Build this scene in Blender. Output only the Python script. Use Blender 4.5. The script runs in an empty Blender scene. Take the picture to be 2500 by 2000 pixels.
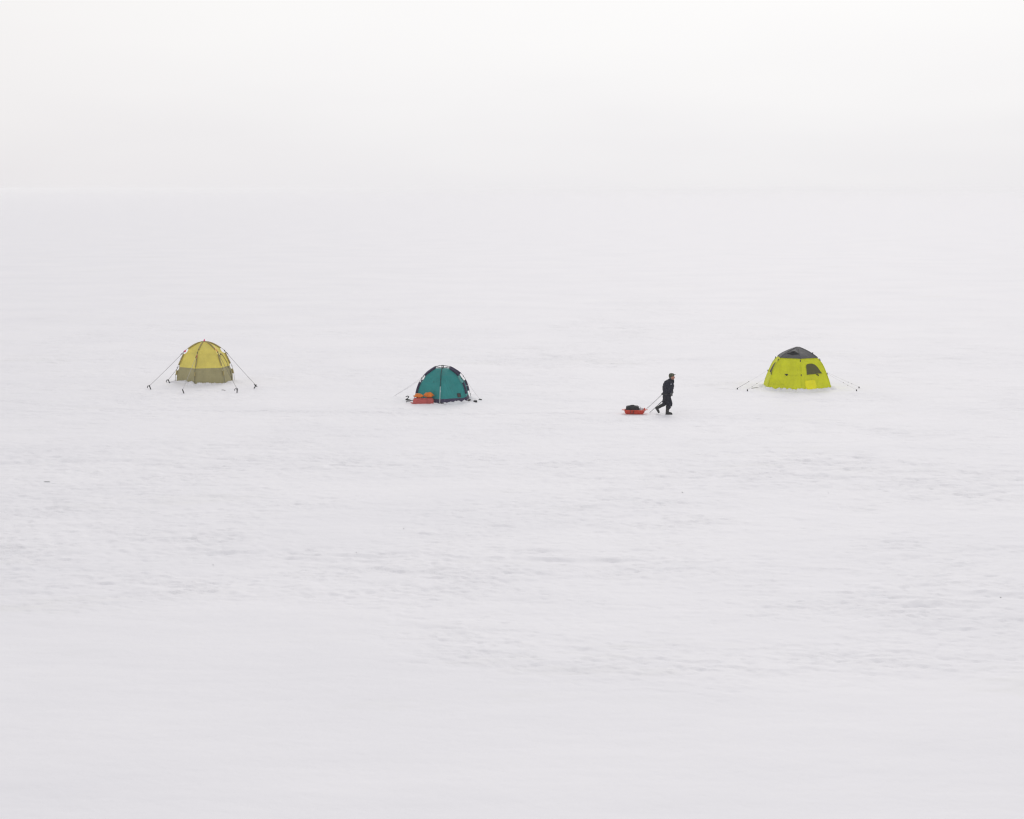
import bpy, math, random
import numpy as np
from mathutils import Vector, Matrix

random.seed(7)
scene = bpy.context.scene
COL = scene.collection
R = math.radians
sin, cos, pi = math.sin, math.cos, math.pi

# ------------------------------------------------------------------ camera
F = 4665.0                      # focal length in photo pixels (2500 wide)
H = 9.2                         # camera height over the ice
PITCH = math.atan(540.0 / F)    # horizon lies at y = 460 of 2000

cam_d = bpy.data.cameras.new("camera")
cam = bpy.data.objects.new("camera", cam_d)
COL.objects.link(cam)
cam.location = (0, 0, H)
cam.rotation_euler = (pi / 2 - PITCH, 0, 0)
cam_d.sensor_fit = 'HORIZONTAL'
cam_d.sensor_width = 36.0
cam_d.lens = 36.0 * F / 2500.0
cam_d.clip_start = 0.5
cam_d.clip_end = 30000
scene.camera = cam


def at(px, py):
    """ground point (z = 0) seen at a photo pixel"""
    d = (Vector((0, cos(PITCH), -sin(PITCH))) * F + Vector((1, 0, 0)) * (px - 1250)
         + Vector((0, sin(PITCH), cos(PITCH))) * (1000 - py))
    return Vector((0, 0, H)) + d * (H / -d.z)


def bearing(p):
    return math.atan2(p.x, p.y)


# ------------------------------------------------------------------ noise
_rng = np.random.default_rng(11)
_perm = _rng.permutation(512).astype(np.int64)
_ang = _rng.random(512) * 2 * np.pi
_gx, _gy = np.cos(_ang), np.sin(_ang)


def perlin(x, y, seed=0):
    x = np.asarray(x, float); y = np.asarray(y, float)
    xi = np.floor(x).astype(np.int64); yi = np.floor(y).astype(np.int64)
    xf = x - xi; yf = y - yi

    def g(ix, iy, fx, fy):
        h = _perm[(_perm[(ix + seed * 57) & 511] + iy + seed * 131) & 511]
        return _gx[h] * fx + _gy[h] * fy
    u = xf * xf * xf * (xf * (xf * 6 - 15) + 10)
    v = yf * yf * yf * (yf * (yf * 6 - 15) + 10)
    a = g(xi, yi, xf, yf); b = g(xi + 1, yi, xf - 1, yf)
    c = g(xi, yi + 1, xf, yf - 1); d = g(xi + 1, yi + 1, xf - 1, yf - 1)
    return (a + u * (b - a)) * (1 - v) + (c + u * (d - c)) * v


def fbm(x, y, seed=0, octs=4):
    s = 0; a = 1.0
    for k in range(octs):
        s = s + a * perlin(x * 2 ** k, y * 2 ** k, seed + k)
        a *= 0.5
    return s


def sstep(a, b, x):
    t = np.clip((x - a) / (b - a), 0, 1)
    return t * t * (3 - 2 * t)


# ------------------------------------------------------------------ places of the things
T1 = at(500.5, 934.5)      # yellow and olive tent
T2 = at(1080.8, 977.5)     # teal tent
T3 = at(1945.9, 946.9)     # lime tent
PM = at(1633.6, 1011.5)    # person
FLAT = [(T1, 2.6), (T2, 2.2), (T3, 2.8), (PM, 1.6), (at(1545, 1010), 1.6)]

# where the crust is trampled (+) or drifted over (-), in world metres
PATCHES = []


def patch(px, py, wpx, hpx, w):
    c = at(px, py)
    rx = abs(at(px + wpx, py).x - c.x)
    ry = 0.5 * (at(px, py - hpx).y - at(px, py + hpx).y)
    PATCHES.append((c.x, c.y, rx, ry, w))


patch(250, 1180, 420, 110, .5); patch(250, 1320, 330, 35, .6); patch(1000, 1375, 260, 25, .8)
patch(1500, 1640, 560, 55, .9); patch(2150, 1590, 330, 60, .7); patch(1150, 1560, 260, 40, .8)
patch(2330, 1460, 250, 45, .8); patch(1600, 1380, 500, 60, .5); patch(2300, 1180, 260, 60, .8)
patch(1950, 1140, 300, 35, .7); patch(1450, 1150, 250, 50, .4); patch(700, 1130, 200, 22, .7)
patch(1100, 1120, 150, 25, .5); patch(120, 990, 160, 25, .6); patch(100, 1120, 170, 18, .8)
patch(1350, 872, 180, 20, 1.6); patch(1480, 800, 120, 22, 1.8); patch(1590, 745, 70, 14, 1.8); patch(230, 815, 60, 10, 1.5)
patch(100, 880, 120, 12, 1.3); patch(1950, 820, 120, 12, 1.4); patch(2250, 880, 200, 16, 1.0)
patch(500, 955, 170, 14, .8); patch(1080, 1000, 160, 12, .8); patch(1945, 970, 190, 14, .8); patch(1600, 1018, 260, 10, .6)
patch(900, 1450, 250, 25, .6); patch(500, 1440, 120, 20, .5)
patch(300, 1680, 800, 160, -1.3); patch(1250, 1850, 1500, 140, -1.6); patch(550, 1385, 330, 22, -.8)
patch(1750, 1330, 260, 28, -.5); patch(1950, 1540, 200, 25, -.5); patch(900, 1290, 200, 35, -.6)

TRACKS = [  # gentle grooves pressed by sleds: start, end, depth, width, wiggle
    (at(-60, 1354), at(800, 1352), .045, .16, .12), (at(780, 1360), at(1620, 1376), .04, .16, .15),
    (at(1300, 1372), at(1800, 1366), .03, .14, .1), (at(1100, 1002), at(1540, 1013), .018, .22, .1),
    (at(1640, 1014), at(2400, 1075), .012, .2, .4), (at(-50, 1130), at(260, 1118), .06, .35, .2),
    (at(430, 1140), at(760, 1136), .05, .35, .2), (at(1700, 1205), at(2050, 1192), .04, .3, .3),
    (at(2160, 1478), at(2330, 1481), .10, .22, .1), (at(2330, 1450), at(2500, 1462), .10, .22, .1),
]


RZ_P = -math.atan2(PM.x, PM.y)


def crust_mask(x, y):
    d = np.hypot(x, y)
    m = .16 + .26 * sstep(33, 46, d) + .40 * fbm(x / 6, y / 7, 9, 4)
    for (cx, cy, rx, ry, w) in PATCHES:
        m = m + .42 * w * np.exp(-(((x - cx) / rx) ** 2 + ((y - cy) / ry) ** 2) * .9)
    return np.clip(sstep(-.05, .95, m), .07, 1)


def ground_h(x, y):
    d = np.hypot(x, y)
    near = np.exp(-np.maximum(d - 60, 0) / 260)
    big = .16 * fbm(x / 30, y / 34, 1, 3)
    drift = .024 * fbm(x / 3.2, y / 1.3, 5, 3) * near
    m = crust_mask(x, y) * near
    cl = sstep(-.25, .45, fbm(x / 2.3, y / 1.7, 51, 3))
    cr = fbm(x / .75, y / .55, 21, 3)
    pits = .085 * np.maximum(perlin(x / .55, y / .36, 31) - .14, 0) + .18 * np.maximum(perlin(x / .26, y / .21, 35) - .13, 0)
    clods = .12 * np.maximum(perlin(x / .60, y / .42, 41) - .24, 0) + .17 * np.maximum(perlin(x / .28, y / .23, 45) - .20, 0)
    edge = .030 * sstep(-.03, .03, fbm(x / 1.5, y / .8, 61, 3))         # thin broken wind crust with a sharp lip
    crust = .030 * cr + edge
    lump = (.48 + .34 * cl) * (clods - pits) + .22 * np.maximum(perlin(x / 1.9, y / 1.5, 71) - .22, 0) - .12 * np.maximum(perlin(x / 1.3, y / 1.0, 75) - .28, 0)
    rough = m * (crust + lump)
    h = big + drift
    for (a, b, dep, wid, wig) in TRACKS:
        ab = b - a; L = ab.length; ux, uy = ab.x / L, ab.y / L
        t = (x - a.x) * ux + (y - a.y) * uy
        s = -(x - a.x) * uy + (y - a.y) * ux + wig * perlin(t / 3.5, t * 0 + a.x, 3)
        on = sstep(-.8, .8, t) * (1 - sstep(L - .8, L + .8, t))
        brk = .45 + 1.1 * perlin(t / 1.1, t * 0 + a.y, 8)
        h = h - dep * np.clip(brk, 0, 1) * on * (np.exp(-(s / wid) ** 2) - .7 * np.exp(-((s - 1.7 * wid) / wid) ** 2))
    for (p, rad) in FLAT:
        k = np.exp(-(np.hypot(x - p.x, y - p.y) / rad) ** 4)
        h = h * (1 - .93 * k)
        rough = rough * (1 - .35 * k)
    h = h + rough
    # boot prints and a sled groove lead up to the person from the left
    fx, fy = math.cos(RZ_P), math.sin(RZ_P)
    tx = (x - PM.x) * fx + (y - PM.y) * fy
    ty = -(x - PM.x) * fy + (y - PM.y) * fx
    ty = ty - .35 * np.sin(np.minimum(tx, 0) / 5.5) + .15 * np.sin(np.minimum(tx, 0) / 2.1)
    ph = tx / .72
    for side, o_ in ((-.1, 0.0), (.1, .5)):
        q = (ph + o_) - np.round(ph + o_)
        sel = (tx < -.25) & (tx > -24)
        h = h - .065 * np.exp(-((q * .72 / .13) ** 2) - ((ty - side) / .085) ** 2) * sel
        h = h + .020 * np.exp(-(((q * .72 - .2) / .10) ** 2) - ((ty - side) / .11) ** 2) * sel
    gr = (tx < -1.0) & (tx > -24)
    h = h - .028 * np.exp(-((np.abs(ty) - .19) / .07) ** 2) * gr
    # feet and runners stand on trodden snow
    for (cx, cy, rr_) in ((PM.x, PM.y, .9), (PM.x - 1.42, PM.y, .95)):
        h = h * (1 - .95 * np.exp(-(np.hypot(x - cx, y - cy) / rr_) ** 4))
    # snow shovelled up round the yellow tent
    dx, dy = x - T1.x, y - T1.y
    h = h + .10 * np.exp(-(((dx + 1.05) / 1.0) ** 2 + ((dy + 1.1) / 1.1) ** 2))
    h = h + .03 * np.exp(-(((dx - .9) / 1.0) ** 2 + ((dy + 1.5) / .9) ** 2))
    return h


def gz(p):
    return float(ground_h(np.array([p.x]), np.array([p.y]))[0])


# ------------------------------------------------------------------ materials
def new_mat(name):
    m = bpy.data.materials.new(name)
    m.use_nodes = True
    nt = m.node_tree
    nt.nodes.clear()
    out = nt.nodes.new('ShaderNodeOutputMaterial')
    return m, nt, out


def N(nt, kind, **kw):
    n = nt.nodes.new(kind)
    for k, v in kw.items():
        if k in n.inputs.keys():
            n.inputs[k].default_value = v
        else:
            setattr(n, k, v)
    return n


def solid(name, col, rough=.6, spec=.3, var=.12, scale=9.0, bump=.1, bscale=40.0, col2=None, metallic=0):
    """a procedural material: base colour broken up by noise, fine bump"""
    m, nt, out = new_mat(name)
    b = N(nt, 'ShaderNodeBsdfPrincipled')
    b.inputs['Roughness'].default_value = rough
    b.inputs['Specular IOR Level'].default_value = spec
    b.inputs['Metallic'].default_value = metallic
    tc = N(nt, 'ShaderNodeTexCoord')
    nz = N(nt, 'ShaderNodeTexNoise', Scale=scale, Detail=4.0)
    nt.links.new(tc.outputs['Object'], nz.inputs['Vector'])
    cr = N(nt, 'ShaderNodeValToRGB')
    c2 = col2 or [c * (1 + var) for c in col]
    c1 = [c * (1 - var) for c in col]
    cr.color_ramp.elements[0].position = .3; cr.color_ramp.elements[0].color = (*c1, 1)
    cr.color_ramp.elements[1].position = .7; cr.color_ramp.elements[1].color = (*c2, 1)
    nt.links.new(nz.outputs['Fac'], cr.inputs['Fac'])
    nt.links.new(cr.outputs['Color'], b.inputs['Base Color'])
    n2 = N(nt, 'ShaderNodeTexNoise', Scale=bscale, Detail=3.0)
    nt.links.new(tc.outputs['Object'], n2.inputs['Vector'])
    bp = N(nt, 'ShaderNodeBump', Strength=bump, Distance=.02)
    nt.links.new(n2.outputs['Fac'], bp.inputs['Height'])
    nt.links.new(bp.outputs['Normal'], b.inputs['Normal'])
    nt.links.new(b.outputs['BSDF'], out.inputs['Surface'])
    return m


def cloth(name, col, trans=.3, var=.12, wrinkle=.5, tcol=None):
    """thin tent cloth that lets some light through"""
    m, nt, out = new_mat(name)
    tc = N(nt, 'ShaderNodeTexCoord')
    nz = N(nt, 'ShaderNodeTexNoise', Scale=2.2, Detail=5.0, Roughness=.6)
    nt.links.new(tc.outputs['Object'], nz.inputs['Vector'])
    cr = N(nt, 'ShaderNodeValToRGB')
    cr.color_ramp.elements[0].position = .3
    cr.color_ramp.elements[0].color = (*[c * (1 - var) for c in col], 1)
    cr.color_ramp.elements[1].position = .72
    cr.color_ramp.elements[1].color = (*[c * (1 + var) for c in col], 1)
    nt.links.new(nz.outputs['Fac'], cr.inputs['Fac'])
    mp = N(nt, 'ShaderNodeMapping')
    mp.inputs['Scale'].default_value = (3.0, 3.0, 1.1)
    nt.links.new(tc.outputs['Object'], mp.inputs['Vector'])
    wr = N(nt, 'ShaderNodeTexNoise', Scale=1.6, Detail=3.0, Distortion=.8)
    nt.links.new(mp.outputs['Vector'], wr.inputs['Vector'])
    bp = N(nt, 'ShaderNodeBump', Strength=wrinkle, Distance=.12)
    nt.links.new(wr.outputs['Fac'], bp.inputs['Height'])
    wv = N(nt, 'ShaderNodeTexNoise', Scale=60.0, Detail=2.0)
    nt.links.new(tc.outputs['Object'], wv.inputs['Vector'])
    bp2 = N(nt, 'ShaderNodeBump', Strength=.12, Distance=.01)
    nt.links.new(wv.outputs['Fac'], bp2.inputs['Height'])
    nt.links.new(bp.outputs['Normal'], bp2.inputs['Normal'])
    b = N(nt, 'ShaderNodeBsdfPrincipled')
    b.inputs['Roughness'].default_value = .62
    b.inputs['Specular IOR Level'].default_value = .22
    nt.links.new(cr.outputs['Color'], b.inputs['Base Color'])
    nt.links.new(bp2.outputs['Normal'], b.inputs['Normal'])
    t = N(nt, 'ShaderNodeBsdfTranslucent')
    if tcol:
        t.inputs['Color'].default_value = (*tcol, 1)
    else:
        nt.links.new(cr.outputs['Color'], t.inputs['Color'])
    mx = N(nt, 'ShaderNodeMixShader')
    mx.inputs['Fac'].default_value = trans
    nt.links.new(b.outputs['BSDF'], mx.inputs[1])
    nt.links.new(t.outputs['BSDF'], mx.inputs[2])
    nt.links.new(mx.outputs['Shader'], out.inputs['Surface'])
    return m


def snow_mat():
    m, nt, out = new_mat("snow")
    tc = N(nt, 'ShaderNodeTexCoord')
    b = N(nt, 'ShaderNodeBsdfPrincipled')
    b.inputs['Roughness'].default_value = .6
    b.inputs['Specular IOR Level'].default_value = .075
    # wind crust (slightly blue grey) against fresh snow, plus a few dirtier patches
    n1 = N(nt, 'ShaderNodeTexNoise', Scale=.16, Detail=6.0, Roughness=.62)
    mp = N(nt, 'ShaderNodeMapping')
    mp.inputs['Scale'].default_value = (.7, 1.0, 1.0)
    nt.links.new(tc.outputs['Object'], mp.inputs['Vector'])
    nt.links.new(mp.outputs['Vector'], n1.inputs['Vector'])
    r1 = N(nt, 'ShaderNodeValToRGB')
    r1.color_ramp.elements[0].position = .34; r1.color_ramp.elements[0].color = (.835, .828, .860, 1)
    r1.color_ramp.elements[1].position = .60; r1.color_ramp.elements[1].color = (.866, .857, .885, 1)
    nt.links.new(n1.outputs['Fac'], r1.inputs['Fac'])
    n2 = N(nt, 'ShaderNodeTexNoise', Scale=.11, Detail=5.0, Roughness=.7)
    mp2 = N(nt, 'ShaderNodeMapping')
    mp2.inputs['Location'].default_value = (61, 23, 3)
    mp2.inputs['Scale'].default_value = (1.0, 2.6, 1.0)
    nt.links.new(tc.outputs['Object'], mp2.inputs['Vector'])
    nt.links.new(mp2.outputs['Vector'], n2.inputs['Vector'])
    r2 = N(nt, 'ShaderNodeValToRGB')
    r2.color_ramp.elements[0].position = .60; r2.color_ramp.elements[0].color = (0, 0, 0, 1)
    r2.color_ramp.elements[1].position = .80; r2.color_ramp.elements[1].color = (.5, .5, .5, 1)
    nt.links.new(n2.outputs['Fac'], r2.inputs['Fac'])
    mx = N(nt, 'ShaderNodeMix', data_type='RGBA')
    nt.links.new(r2.outputs['Color'], mx.inputs['Factor'])
    nt.links.new(r1.outputs['Color'], mx.inputs['A'])
    mx.inputs['B'].default_value = (.76, .755, .735, 1)
    # icy flecks where the crust is broken
    at_ = N(nt, 'ShaderNodeAttribute', attribute_name='crust')
    mp4 = N(nt, 'ShaderNodeMapping')
    mp4.inputs['Scale'].default_value = (1.0, 1.5, 1.0)
    nt.links.new(tc.outputs['Object'], mp4.inputs['Vector'])
    n4 = N(nt, 'ShaderNodeTexNoise', Scale=2.6, Detail=5.0, Roughness=.62)
    nt.links.new(mp4.outputs['Vector'], n4.inputs['Vector'])
    r4 = N(nt, 'ShaderNodeMapRange')
    r4.inputs['From Min'].default_value = .54; r4.inputs['From Max'].default_value = .66
    r4.inputs['To Max'].default_value = 1.0
    nt.links.new(n4.outputs['Fac'], r4.inputs['Value'])
    ml = N(nt, 'ShaderNodeMath', operation='MULTIPLY')
    nt.links.new(r4.outputs['Result'], ml.inputs[0])
    nt.links.new(at_.outputs['Fac'], ml.inputs[1])
    mx4 = N(nt, 'ShaderNodeMix', data_type='RGBA')
    nt.links.new(ml.outputs[0], mx4.inputs['Factor'])
    nt.links.new(mx.outputs['Result'], mx4.inputs['A'])
    mx4.inputs['B'].default_value = (.825, .826, .860, 1)
    nt.links.new(mx4.outputs['Result'], b.inputs['Base Color'])
    n3 = N(nt, 'ShaderNodeTexNoise', Scale=4.2, Detail=6.0, Roughness=.66)
    nt.links.new(tc.outputs['Object'], n3.inputs['Vector'])
    bp = N(nt, 'ShaderNodeBump', Distance=.10)
    st = N(nt, 'ShaderNodeMath', operation='MULTIPLY_ADD')
    st.inputs[1].default_value = .50; st.inputs[2].default_value = .12
    nt.links.new(at_.outputs['Fac'], st.inputs[0])
    nt.links.new(st.outputs[0], bp.inputs['Strength'])
    nt.links.new(n3.outputs['Fac'], bp.inputs['Height'])
    nt.links.new(bp.outputs['Normal'], b.inputs['Normal'])
    nt.links.new(b.outputs['BSDF'], out.inputs['Surface'])
    return m


M = {
    'snow': snow_mat(),
    'yellow': cloth('yellow_cloth', (.88, .76, .17), .26),
    'olive': cloth('olive_cloth', (.40, .365, .195), .2),
    'brown_sleeve': cloth('ochre_sleeve_cloth', (.46, .38, .15), .2),
    'teal': cloth('teal_cloth', (.030, .315, .305), .25, wrinkle=.4),
    'navy_sleeve': cloth('navy_sleeve_cloth', (.062, .050, .105), .15),
    'pale_teal': cloth('pale_teal_cloth', (.16, .36, .35), .3),
    'lime': cloth('lime_cloth', (.79, .83, .014), .30, wrinkle=.6),
    'grey_roof': cloth('grey_roof_cloth', (.105, .105, .112), .12, wrinkle=.35),
    'sun_yellow': cloth('bright_yellow_cloth', (.93, .88, .006), .08),
    'window': solid('window_film', (.10, .10, .035), .7, .1, .1),
    'window_dark': solid('window_film_dark', (.085, .07, .06), .8, .05, .1),
    'mesh_dark': solid('vent_mesh', (.02, .021, .024), .8, .1, .1),
    'patch_brown': solid('brown_patch', (.075, .05, .045), .7, .2, .2),
    'patch_edge': solid('patch_edge', (.02, .055, .06), .7, .2, .1),
    'pole': solid('dark_pole', (.035, .032, .028), .4, .5, .1),
    'pole_grey': solid('grey_pole', (.16, .16, .165), .4, .5, .1, metallic=.3),
    'black': solid('black_plastic', (.018, .019, .021), .5, .4, .2),
    'pink': solid('pink_plastic', (.75, .05, .22), .45, .4, .1),
    'orange_tab': solid('orange_webbing', (.72, .20, .06), .6, .3, .1),
    'rope_dark': solid('dark_rope', (.10, .095, .09), .8, .2, .2),
    'rope_pale': solid('pale_rope', (.42, .42, .42), .8, .2, .2),
    'rope_white': solid('white_rope', (.72, .74, .74), .8, .2, .05),
    'sled_red': solid('orange_red_plastic', (.60, .060, .030), .38, .4, .08, 5.0, .05, 30),
    'sled_dark': solid('faded_red_plastic', (.47, .085, .078), .5, .3, .1, 5.0, .08, 30),
    'orange': solid('orange_bag_cloth', (.72, .20, .014), .55, .3, .18, 6.0, .5, 22),
    'bag_black': solid('black_nylon', (.014, .014, .017), .6, .3, .25, 8.0, .5, 25),
    'bag_white': solid('white_plastic_bag', (.66, .65, .68), .4, .4, .08, 8.0, .6, 30),
    'navy': solid('navy_padded_cloth', (.0110, .0125, .026), .75, .2, .25, 7.0, .6, 26),
    'navy_dark': solid('dark_navy_cloth', (.0090, .0100, .020), .75, .2, .25, 7.0, .6, 26),
    'rubber': solid('black_rubber', (.012, .013, .013), .42, .4, .25),
    'glove': solid('grey_glove_cloth', (.10, .104, .11), .7, .2, .45, 22.0, .5, 60),
    'skin': solid('skin', (.40, .19, .135), .5, .4, .14, 20.0, .08, 60),
    'lip': solid('lip', (.28, .09, .075), .5, .3, .1),
    'eye': solid('eye_dark', (.03, .025, .02), .2, .5, .1),
    'hair': solid('grey_brown_hair', (.10, .085, .072), .7, .2, .35, 60.0, .5, 120),
    'badge': solid('pale_badge', (.46, .47, .52), .6, .2, .12),
    'pole_stick': solid('dark_metal', (.05, .05, .052), .4, .5, .15),
    'debris': solid('dark_debris', (.14, .14, .14), .8, .1, .3),
    'slush': solid('grey_slush', (.42, .43, .44), .5, .3, .15),
}


def camo_mat():
    m, nt, out = new_mat("camouflage_cloth")
    tc = N(nt, 'ShaderNodeTexCoord')
    nz = N(nt, 'ShaderNodeTexNoise', Scale=19.0, Detail=2.0)
    nt.links.new(tc.outputs['Object'], nz.inputs['Vector'])
    cr = N(nt, 'ShaderNodeValToRGB')
    cr.color_ramp.interpolation = 'CONSTANT'
    cr.color_ramp.elements[0].position = 0; cr.color_ramp.elements[0].color = (.018, .024, .016, 1)
    cr.color_ramp.elements[1].position = .46; cr.color_ramp.elements[1].color = (.045, .06, .03, 1)
    e = cr.color_ramp.elements.new(.6); e.color = (.13, .12, .075, 1)
    nt.links.new(nz.outputs['Fac'], cr.inputs['Fac'])
    b = N(nt, 'ShaderNodeBsdfPrincipled')
    b.inputs['Roughness'].default_value = .8
    nt.links.new(cr.outputs['Color'], b.inputs['Base Color'])
    nt.links.new(b.outputs['BSDF'], out.inputs['Surface'])
    return m


M['camo'] = camo_mat()


# ------------------------------------------------------------------ mesh helpers
class MB:
    def __init__(self):
        self.v = []; self.f = []

    def add(self, vs, fs):
        o = len(self.v)
        self.v += [tuple(p) for p in vs]
        self.f += [tuple(i + o for i in f) for f in fs]
        return self

    def tube(self, pts, rad, n=8, cap=True):
        pts = [Vector(p) for p in pts]
        rs = rad if isinstance(rad, (list, tuple)) else [rad] * len(pts)
        vs = []; fs = []
        up = Vector((0, 0, 1))
        prev = None
        for i, p in enumerate(pts):
            t = (pts[min(i + 1, len(pts) - 1)] - pts[max(i - 1, 0)]).normalized()
            if prev is None:
                a = t.cross(up)
                if a.length < .05:
                    a = t.cross(Vector((1, 0, 0)))
            else:
                a = prev - t * prev.dot(t)
            a.normalize(); prev = a
            b = t.cross(a)
            for k in range(n):
                w = 2 * pi * k / n
                vs.append(p + (a * cos(w) + b * sin(w)) * rs[i])
        m = len(pts)
        for i in range(m - 1):
            for k in range(n):
                k2 = (k + 1) % n
                fs.append((i * n + k, i * n + k2, (i + 1) * n + k2, (i + 1) * n + k))
        if cap:
            fs.append(tuple(range(n - 1, -1, -1)))
            fs.append(tuple((m - 1) * n + k for k in range(n)))
        return self.add(vs, fs)

    def ball(self, c, r, nu=16, nv=10, rot=None):
        c = Vector(c)
        rx, ry, rz = (r, r, r) if not isinstance(r, (list, tuple)) else r
        vs = []; fs = []
        for j in range(1, nv):
            ph = pi * j / nv
            for i in range(nu):
                th = 2 * pi * i / nu
                p = Vector((rx * sin(ph) * cos(th), ry * sin(ph) * sin(th), rz * cos(ph)))
                vs.append(c + (rot @ p if rot else p))
        t = Vector((0, 0, rz)); t = rot @ t if rot else t
        vs.append(c + t); vs.append(c - t)
        for j in range(nv - 2):
            for i in range(nu):
                i2 = (i + 1) % nu
                fs.append((j * nu + i, (j + 1) * nu + i, (j + 1) * nu + i2, j * nu + i2))
        top = (nv - 1) * nu
        for i in range(nu):
            i2 = (i + 1) % nu
            fs.append((top, i, i2))
            fs.append((top + 1, (nv - 2) * nu + i2, (nv - 2) * nu + i))
        return self.add(vs, fs)

    def capsule(self, a, b, ra, rb, n=14):
        a = Vector(a); b = Vector(b)
        d = b - a
        L = d.length
        if L < 1e-6:
            return self.ball(a, ra)
        t = d / L
        pts = []; rs = []
        for k in range(6):
            w = pi / 2 * (k / 5)
            pts.append(a - t * ra * cos(w) * 1.0); rs.append(max(ra * sin(w), ra * .04))
        for k in range(6):
            w = pi / 2 * (1 - k / 5)
            pts.append(b + t * rb * cos(w)); rs.append(max(rb * sin(w), rb * .04))
        return self.tube(pts, rs, n)

    def box(self, c, s, rot=None, bev=0):
        c = Vector(c)
        hx, hy, hz = s[0] / 2, s[1] / 2, s[2] / 2
        if bev <= 0:
            vs = [Vector((x, y, z)) for x in (-hx, hx) for y in (-hy, hy) for z in (-hz, hz)]
            fs = [(0, 1, 3, 2), (4, 6, 7, 5), (0, 4, 5, 1), (2, 3, 7, 6), (0, 2, 6, 4), (1, 5, 7, 3)]
            vs = [c + (rot @ v if rot else v) for v in vs]
            return self.add(vs, fs)
        # rounded box as stacked rounded rectangles
        b = bev
        rings = []
        for (z, ins) in ((-hz, b), (-hz + b * .3, b * .3), (-hz + b, 0), (hz - b, 0), (hz - b * .3, b * .3), (hz, b)):
            ring = []
            for (sx, sy, a0) in ((1, 1, 0), (-1, 1, 90), (-1, -1, 180), (1, -1, 270)):
                for k in range(4):
                    a = R(a0 + 30 * k)
                    rr = b
                    ring.append(Vector((sx * (hx - b) + (rr - ins) * cos(a), sy * (hy - b) + (rr - ins) * sin(a), z)))
            rings.append(ring)
        vs = []; fs = []
        n = 16
        for ring in rings:
            vs += [c + (rot @ v if rot else v) for v in ring]
        for i in range(len(rings) - 1):
            for k in range(n):
                k2 = (k + 1) % n
                fs.append((i * n + k, i * n + k2, (i + 1) * n + k2, (i + 1) * n + k))
        fs.append(tuple(range(n - 1, -1, -1)))
        fs.append(tuple((len(rings) - 1) * n + k for k in range(n)))
        return self.add(vs, fs)

    def grid(self, rows, close=False):
        n = len(rows[0]); m = len(rows)
        vs = [p for r in rows for p in r]
        fs = []
        for i in range(m - 1):
            for k in range(n if close else n - 1):
                k2 = (k + 1) % n
                fs.append((i * n + k, i * n + k2, (i + 1) * n + k2, (i + 1) * n + k))
        return self.add(vs, fs)

    def mesh(self, name, smooth=True):
        me = bpy.data.meshes.new(name)
        me.from_pydata(self.v, [], self.f)
        me.validate()
        if smooth:
            me.polygons.foreach_set('use_smooth', [True] * len(me.polygons))
        me.update()
        return me

    def build(self, name, mat, parent=None, smooth=True):
        me = self.mesh(name, smooth)
        me.materials.append(mat)
        o = bpy.data.objects.new(name, me)
        COL.objects.link(o)
        if parent:
            o.parent = parent
        return o


def remeshed(o, voxel, smooth=4):
    """melt overlapping pieces of a mesh into one continuous surface"""
    md = o.modifiers.new('r', 'REMESH'); md.mode = 'VOXEL'; md.voxel_size = voxel
    sm = o.modifiers.new('s', 'SMOOTH'); sm.factor = .5; sm.iterations = smooth
    bpy.context.view_layer.update()
    dg = bpy.context.evaluated_depsgraph_get()
    me = bpy.data.meshes.new_from_object(o.evaluated_get(dg))
    old = o.data
    mats = list(old.materials)
    o.modifiers.clear()
    o.data = me
    if not me.materials:
        for m_ in mats:
            me.materials.append(m_)
    me.polygons.foreach_set('use_smooth', [True] * len(me.polygons))
    nm = old.name
    bpy.data.meshes.remove(old)
    me.name = nm
    return o


def rumple(o, amp, sc, seed=0):
    """push a mesh in and out along its normals with noise: folds of cloth"""
    me = o.data
    n = len(me.vertices)
    co = np.empty(n * 3); me.vertices.foreach_get('co', co); co = co.reshape(-1, 3)
    no = np.empty(n * 3); me.vertices.foreach_get('normal', no); no = no.reshape(-1, 3)
    d = fbm(co[:, 0] * sc + co[:, 1] * sc * .6, co[:, 2] * sc * 1.4 + co[:, 1] * sc * .5, seed, 3)
    co = co + no * (d * amp)[:, None]
    me.vertices.foreach_set('co', co.ravel()); me.update()
    return o


def tag(o, label, cat, group=None, kind=None):
    if label: o['label'] = label
    if cat: o['category'] = cat
    if group: o['group'] = group
    if kind: o['kind'] = kind
    return o


def thing(name, loc, rotz, label, cat, group=None):
    o = bpy.data.objects.new(name, None)
    o.empty_display_size = .2
    COL.objects.link(o)
    o.location = loc
    o.rotation_euler = (0, 0, rotz)
    return tag(o, label, cat, group)


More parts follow.
